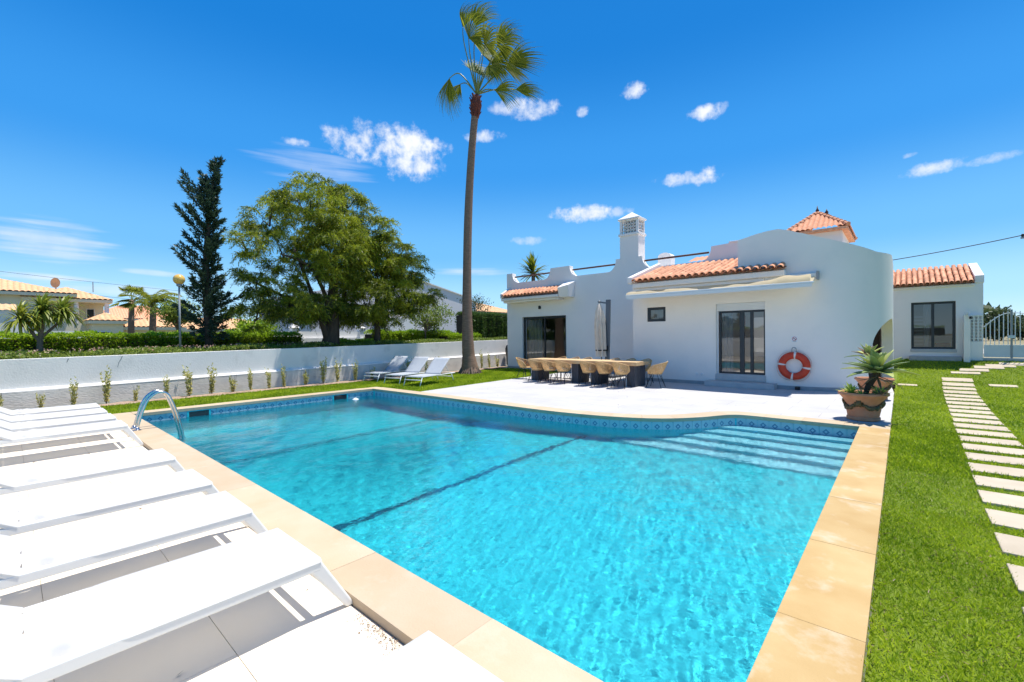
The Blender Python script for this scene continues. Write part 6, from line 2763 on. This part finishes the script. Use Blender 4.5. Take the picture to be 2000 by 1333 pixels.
def loose_tree(name, label, base, h, crown, n, L, W_, matn, seed, cat='tree', trunk_r=.05):
    """thin open tree: trunk, limbs, sparse leaf sprays"""
    r14 = np.random.default_rng(seed)
    T_ = thing(name, label, cat, base)
    b = np.array(base)
    c, r = np.array(crown[0]), np.array(crown[1])
    k = crown[2]
    cs_ = in_lobe(c, r, k, r14, .2)
    MB().tube([b, b + (0, .03, h * .5), b + (0, .0, h)], [trunk_r, trunk_r * .8, trunk_r * .6], 8).build('trunk', 'pale_bark', T_, True)
    lm = MB()
    for q in cs_:
        mid = (b + (0, 0, h) + q) / 2 + r14.normal(0, .06, 3)
        lm.tube([b + (0, 0, h * r14.uniform(.6, 1)), mid, q], [trunk_r * .4, trunk_r * .25, .006], 5)
    lm.build('branch', 'pale_bark', T_)['kind'] = 'stuff'
    ii = r14.integers(0, k, n)
    C = cs_[ii] + r14.normal(0, 1, (n, 3)) * np.array([.16, .16, .13]) * (r.mean() ** .5)
    D = r14.normal(0, .8, (n, 3)) + [0, 0, .1]
    leaves('crown', C, D, L * r14.uniform(.7, 1.3, n), W_ * r14.uniform(.7, 1.3, n), matn, T_, r14.beta(1.4, 1.2, n))
    return T_


loose_tree('small_tree', 'small open tree with light yellow green leaves between the weeping tree and the palm', (-18.5, 14.25, 1.25), .9, ((-18.5, 14.7, 2.65), (.7, 1.25, .75), 40), 2600, .12, .05, 'cover_leaf', 1)
loose_tree('small_tree', 'thin wispy tree behind the palm trunk, above the tall hedge', (-21.5, 20.6, 1.2), 1.6, ((-21.5, 20.9, 3.7), (.6, 1.5, .8), 26), 900, .13, .05, 'bush_leaf', 2)
loose_tree('small_tree', 'small round yellow green tree behind the globe lamp', (-25, 5.2, 1.1), 1.3, ((-25, 5.2, 2.85), (.7, .8, .6), 34), 3000, .13, .05, 'cover_leaf', 3)
for i, (x, y, z, r, lab_) in enumerate([(6.2, 58, 2.2, 1.7, 'dark spreading bush beyond the gate beside the annex corner'), (8.6, 62, 1.9, 1.5, 'second dark bush farther right beyond the gate'), (11.5, 60, 2.0, 1.8, 'third dark bush at the far right beyond the gate'), (4.0, 66, 2.0, 1.6, 'dark bush mostly hidden behind the annex, beyond the gate')]):
    loose_tree('bush', lab_, (x, y, .7), .8, ((x, y, z), (r, r * .8, r * .75), 60), 3600, .30, .12, 'bush_leaf', 40 + i, 'bush', .08)
for i, (x, y, z, lab_) in enumerate([(-21.5, 7.0, 1.75, 'bright green rounded bush behind the hedge left of the weeping tree'), (-23.5, 7.9, 2.1, 'leafy garden bush in the gap under the weeping tree')]):
    loose_tree('bush', lab_, (x, y, 1.1), .3, ((x, y, z), (.6, .9, .55), 40), 2600, .13, .06, 'hedge_leaf', 60 + i, 'bush', .03)
# far line of scrub closing the view, one mass
n = 26000
a = rng.uniform(-2.9, .45, n)
dist = rng.uniform(95, 150, n)
x = dist * np.sin(a)
y = dist * np.cos(a)
hh = 3.4 + 1.6 * np.sin(a * 31) + 1.2 * np.sin(a * 67 + 1)
o = leaves('far_scrub', np.c_[x, y, .8 + rng.random(n) * hh], rng.normal(0, 1, (n, 3)), 1.5, .8, 'bush_leaf')
o['kind'] = 'stuff'


# ================================================================== neighbouring houses
def hip_roof(parent, x0, x1, y0, y1, z, ridge_h, name='roof', over=.35, mt_='pale_tile', ribs=.28):
    x0, x1, y0, y1 = x0 - over, x1 + over, y0 - over, y1 + over
    c = [Vector((x0, y0, z)), Vector((x1, y0, z)), Vector((x1, y1, z)), Vector((x0, y1, z))]
    wx_, wy_ = x1 - x0, y1 - y0
    if wy_ > wx_:
        p, q = Vector(((x0 + x1) / 2, y0 + wx_ / 2, z + ridge_h)), Vector(((x0 + x1) / 2, y1 - wx_ / 2, z + ridge_h))
        tri = [(c[0], c[1], p, p), (c[1], c[2], p, q), (c[2], c[3], q, q), (c[3], c[0], q, p)]
    else:
        p, q = Vector((x0 + wy_ / 2, (y0 + y1) / 2, z + ridge_h)), Vector((x1 - wy_ / 2, (y0 + y1) / 2, z + ridge_h))
        tri = [(c[0], c[1], p, q), (c[1], c[2], q, q), (c[2], c[3], q, p), (c[3], c[0], p, p)]
    m = MB()
    for a, b, r, s in tri:
        e = Vector((.001, .001, 0)) if r == s else Vector((0, 0, 0))
        hipface(m, a, b, r, s + e, max(4, int((b - a).length / ribs)), .07)
    rf = m.build(name, mt_, parent, 'auto')
    MB().box(x0 + .03, y0 + .03, z - .22, x1 - .03, y1 - .03, z - .01).build('eave_soffit', 'cream_render', parent)
    return rf


def win(parent, face, a0, a1, z0, z1, pos, mt_='window_dark', frame='shutter_white'):
    """window on a wall facing +x (face 'x') or -y (face 'y')"""
    m = MB()
    f = .06
    d = .05
    for p, q, r, s in ((a0, a1, z1 - f, z1), (a0, a1, z0, z0 + f), (a0, a0 + f, z0 + f, z1 - f), (a1 - f, a1, z0 + f, z1 - f)):
        m.box(pos, p, r, pos + d, q, s) if face == 'x' else m.box(p, pos - d, r, q, pos, s)
    w = m.build('window', frame, parent)
    m = MB()
    if face == 'x':
        m.box(pos + .002, a0 + f, z0 + f, pos + .015, a1 - f, z1 - f)
    else:
        m.box(a0 + f, pos - .015, z0 + f, a1 - f, pos - .002, z1 - f)
    m.build('pane', mt_, w)


NA = thing('neighbour_villa', 'cream two storey neighbouring villa with pale tiled hip roofs and columned balcony', 'house', (-48, 0, 1))
MB().box(-57, -16, .8, -45, 1.6, 4.85).build('wall', 'cream_render', NA)
MB().box(-57, 1.6, .8, -46.8, 5.0, 4.55).build('wall', 'cream_render', NA)
hip_roof(NA, -57, -45, -16, 2.9, 5.0, 1.9, over=.5)
hip_roof(NA, -55, -45.2, 1.0, 5.0, 4.68, .95, over=.35)
MB().box(-46.8, 1.2, 2.1, -45.0, 5.2, 2.35).build('balcony_floor', 'cream_render', NA)
MB().box(-45.2, 1.2, 2.35, -45.0, 3.5, 3.5).build('balcony_parapet', 'cream_render', NA)
MB().box(-45.2, 3.5, 2.35, -45.0, 5.2, 2.95).build('balcony_parapet', 'cream_render', NA)
for y in (3.35, 5.0):
    m = MB()
    m.lathe([(.17, 2.9), (.17, 3.6), (.2, 3.65), (.14, 3.75), (.13, 4.45), (.19, 4.5), (.19, 4.66)], 14, (-45.12, y), True)
    m.build('column', 'white_render', NA, 'auto')
win(NA, 'x', 4.0, 4.5, 2.9, 4.1, -46.8)
hip_roof(NA, -45, -42.5, 3.9, 5.6, 3.05, .55, over=.2)
MB().box(-45, 3.9, .8, -42.6, 5.6, 2.95).build('wall', 'cream_render', NA)
win(NA, 'x', 3.95, 4.9, 1.6, 2.3, -42.6)
MB().box(-44.9, 5.6, .8, -43.2, 9.1, 2.55).build('wall', 'cream_render', NA)
hip_roof(NA, -45.5, -43, 5.7, 9.3, 2.62, .62, over=.2)
m = MB()
m.lathe([(.02, 0), (.30, .05), (.36, .10), (.30, .07), (.02, .03)], 18, (0, 0))
m.v = [(-46.0 + z * 1.2 + .75 * x, 2.35 + .66 * x, 5.85 + y) for x, y, z in m.v]
m.build('satellite_dish', 'pale_tile', NA, True)
MB().tube([(-46.2, 2.4, 5.2), (-46.1, 2.38, 5.95)], .04, 6).build('dish_mast', 'post_grey', NA)
MB().tube([(-46, 4.35, 5.3), (-46, 4.35, 6.1)], .03, 5).build('aerial', 'post_grey', NA)
NW = thing('garden_outbuilding', 'low white wing with sloping curved end wall at the far left edge behind the hedge', 'outbuilding', (-39.5, -1.5, 1))
m = MB()
pr = [(-6, 1.0), (.75, 1.0), (.75, 1.4), (.62, 2.0), (.70, 2.9), (.78, 3.5), (.55, 3.72), (-6, 3.9)]
o_ = len(pr)
pr = [(-6, .8), (1.0, .8), (.98, 1.5), (.72, 1.9), (.62, 2.5), (.66, 3.35), (.45, 3.4), (-6, 3.4)]
m.v = [(-38.5, y, z) for y, z in pr] + [(-41.5, y, z) for y, z in pr]
o_ = len(pr)
m.f = [tuple(range(o_)), tuple(range(2 * o_ - 1, o_ - 1, -1))] + [(i, o_ + i, o_ + (i + 1) % o_, (i + 1) % o_) for i in range(o_)]
m.build('wall', 'white_render', NW)
m = MB()
m.grid(lambda u, v: (-38.4 - 3 * v, -6 + 6.4 * u, 3.42 + .5 * v + .05 * abs(math.sin(u * 23 * math.pi))), 120, 1)
m.build('roof', 'pale_tile', NW, 'auto')
MB().box(-39.0, .98, .8, -38.6, 3.3, 2.25).build('side_wall', 'white_render', NW)

NB = thing('neighbour_house', 'white house with orange tiled roof far behind the palms on the left', 'house', (-75, 10, 1))
MB().box(-82, 7.2, .8, -75, 16, 4.4).build('wall', 'white_render', NB)
hip_roof(NB, -82, -75, 6.6, 16.5, 4.45, 1.9, mt_='terracotta_tile', over=.4)
win(NB, 'x', 8.8, 9.5, 2.7, 3.5, -75)
win(NB, 'x', 11.5, 12.3, 2.7, 3.5, -75)

NC = thing('gabled_house', 'big pale white house with a sloping gable showing right of the weeping trees', 'house', (-34, 23, 1))
m = MB()
pr = [(14.5, .8), (31.0, .8), (31.0, 4.95), (29.67, 5.48), (25.06, 6.42), (23.2, 6.75), (14.5, 5.0)]
o_ = len(pr)
m.v = [(-32, y, z) for y, z in pr] + [(-42, y, z) for y, z in pr]
m.f = [tuple(range(o_)), tuple(range(2 * o_ - 1, o_ - 1, -1))] + [(i, o_ + i, o_ + (i + 1) % o_, (i + 1) % o_) for i in range(o_)]
m.build('wall', 'lilac_render', NC)
for (ya, za), (yb, zb) in zip(pr[2:5], pr[3:6]):
    m = MB()
    m.hexa([(-31.9, ya, za + .002), (-42, ya, za + .002), (-42, yb, zb + .002), (-31.9, yb, zb + .002)], [(-31.9, ya, za + .10), (-42, ya, za + .10), (-42, yb, zb + .10), (-31.9, yb, zb + .10)])
    m.build('coping', 'white_render', NC)
MB().box(-32, 19.6, .8, -30.5, 22.4, 3.2).build('porch', 'white_render', NC)
win(NC, 'x', 21.3, 22.3, 3.5, 4.4, -32)
win(NC, 'x', 17.2, 18.2, 3.3, 4.3, -32)
BW = thing('boundary_wall', 'white street boundary wall with capped piers behind the weeping trees', 'wall', (-24.5, 13, 1))
MB().box(-24.7, 8.6, .9, -24.5, 22, 2.0).build('wall', 'garden_wall_render', BW)
for y in (10.2, 14.15, 19.0):
    m = MB()
    m.box(-24.8, y - .16, .9, -24.4, y + .16, 2.2)
    m.build('pier', 'garden_wall_render', BW)
    m = MB()
    m.add([(-24.85, y - .2, 2.2), (-24.35, y - .2, 2.2), (-24.35, y + .2, 2.2), (-24.85, y + .2, 2.2), (-24.6, y, 2.52)], [(0, 1, 4), (1, 2, 4), (2, 3, 4), (3, 0, 4), (3, 2, 1, 0)])
    m.build('pier_cap', 'white_render', BW)
MB().box(-24.48, 8.6, .9, -24.3, 22, 1.62).build('kerb', 'garden_wall_render', BW)
ND = thing('distant_house', 'distant pale house with tiled gabled roof above the tall hedge', 'house', (-42, 43, 1))
MB().box(-48, 38.5, .8, -40, 47, 4.7).build('wall', 'cream_render', ND)
hip_roof(ND, -48, -40, 38.5, 47, 4.75, 1.5, mt_='pale_tile', over=.3)
NE = thing('roadside_house', 'low pink tiled house glimpsed under the weeping tree', 'house', (-52, 14, 1))
MB().box(-58, 9.5, .8, -52, 20, 2.6).build('wall', 'lilac_render', NE)
hip_roof(NE, -58, -52, 9.5, 20, 2.65, 1.2, mt_='pale_tile', over=.3)

# ================================================================== cables and pole
def cable(label, a, b, sag, r=.012):
    a, b = Vector(a), Vector(b)
    pts = [a.lerp(b, i / 16) - Vector((0, 0, sag * 4 * (i / 16) * (1 - i / 16))) for i in range(17)]
    o = MB().tube(pts, r, 5).build('overhead_cable', 'cable_black', None, True)
    tag(o, label, 'cable', 'overhead cables')


cable('black overhead cable running from the pole at right to the villa roof', (-.9, 24, 4.50), (3.32, 24, 5.02), .05, .016)
UP = thing('utility_pole', 'utility pole top with insulators at the right edge of the view', 'utility pole', (3.36, 24, .7))
MB().tube([(3.40, 24, .7), (3.40, 24, 5.25)], [.11, .08], 10).build('pole', 'post_grey', UP, True)
MB().box(3.20, 23.94, 4.88, 3.60, 24.0, 4.94).build('cross_arm', 'post_grey', UP)
for x in (3.25, 3.33):
    m = MB()
    m.lathe([(.02, 4.94), (.04, 4.96), (.03, 5.0), (.04, 5.03), (.01, 5.06)], 8, (x, 23.97), True)
    m.build('insulator', 'black_metal', UP, True)
cable('thin upper cable crossing the sky above the left villa roof', (-62, -4, 8.4), (-62, 14, 7.2), .1, .014)
cable('thin lower cable passing behind the satellite dish at left', (-58, -4, 7.0), (-58, 14, 5.3), .1, .014)

# ================================================================== what stands behind the camera (seen in the window glass)
OW = thing('opposite_wall', 'white garden wall on the far side of the pool deck, seen only reflected in glass', 'garden wall', (-6, -7, 0))
MB().box(-16, -7.2, -.1, 3, -7.0, 1.3).build('wall', 'garden_wall_render', OW)
hedge('clipped hedge behind the opposite wall, seen only reflected in glass', [(-15.5, -7.8), (2.5, -7.8)], .9, .2, 2.0, 7000)
OH = thing('opposite_house', 'white house with orange tiled roof across the garden, seen only reflected in glass', 'house', (-39, -22, 0))
MB().box(-44, -26, -.1, -34, -18, 4.6).build('wall', 'white_render', OH)
hip_roof(OH, -44, -34, -26, -18, 4.65, 2.4, mt_='terracotta_tile', over=.4)
loose_tree('small_tree', 'leafy tree behind the opposite wall, seen only reflected in glass', (-3, -13, 0), 2.2, ((-3, -13, 4.0), (2.2, 2.2, 1.8), 60), 3500, .3, .14, 'hedge_leaf', 77, 'tree', .12)

# cracks in the garden wall render, dry crumbs swept against the coping
for pts in ([(2.03, 1.19), (2.00, 1.11), (1.955, 1.02), (1.945, .97), (1.93, .90)], [(1.005, 1.17), (.985, 1.12), (.975, 1.08)]):
    m = MB()
    for i in range(len(pts) - 1):
        (ya, za), (yb, zb) = pts[i], pts[i + 1]
        w = .011 * (1 - .6 * i / len(pts))
        x = wx((ya + yb) / 2) - .1065
        m.add([(x, ya - w, za), (x, ya + w, za), (x, yb + w * .8, zb), (x, yb - w * .8, zb)], [(0, 1, 2, 3)])
    m.build('crack', 'post_grey', GW)
n = 420
x = -2.5 + 1.0 * rng.random(n) ** .8
y = 1.372 - np.abs(rng.normal(0, .028, n)) - .05 * (rng.random(n) < .12)
o = leaves('dry_crumbs', np.c_[x, y, -.056 + .006 * rng.random(n)], np.c_[rng.normal(0, 1, (n, 2)), rng.uniform(0, .25, n)], rng.uniform(.006, .02, n), rng.uniform(.003, .008, n), 'dry_leaf', None, rng.random(n))
o['kind'] = 'stuff'
n = 90
p = np.r_[scatter(45, -10.5, -.6, 8.6, 14.2), scatter(45, -9, -.8, -.2, 1.3)]
z = np.where(p[:, 1] > 5, .0, -.054)
ok = ~((p[:, 1] > 5) & (p[:, 1] < 10.2) & (p[:, 0] > -4.6))
o = leaves('fallen_leaves', np.c_[p, z][ok], np.c_[rng.normal(0, 1, (n, 2)), rng.uniform(.02, .2, n)][ok], rng.uniform(.02, .05, ok.sum()), rng.uniform(.008, .016, ok.sum()), 'dry_leaf', None, rng.random(ok.sum()))
o['kind'] = 'stuff'
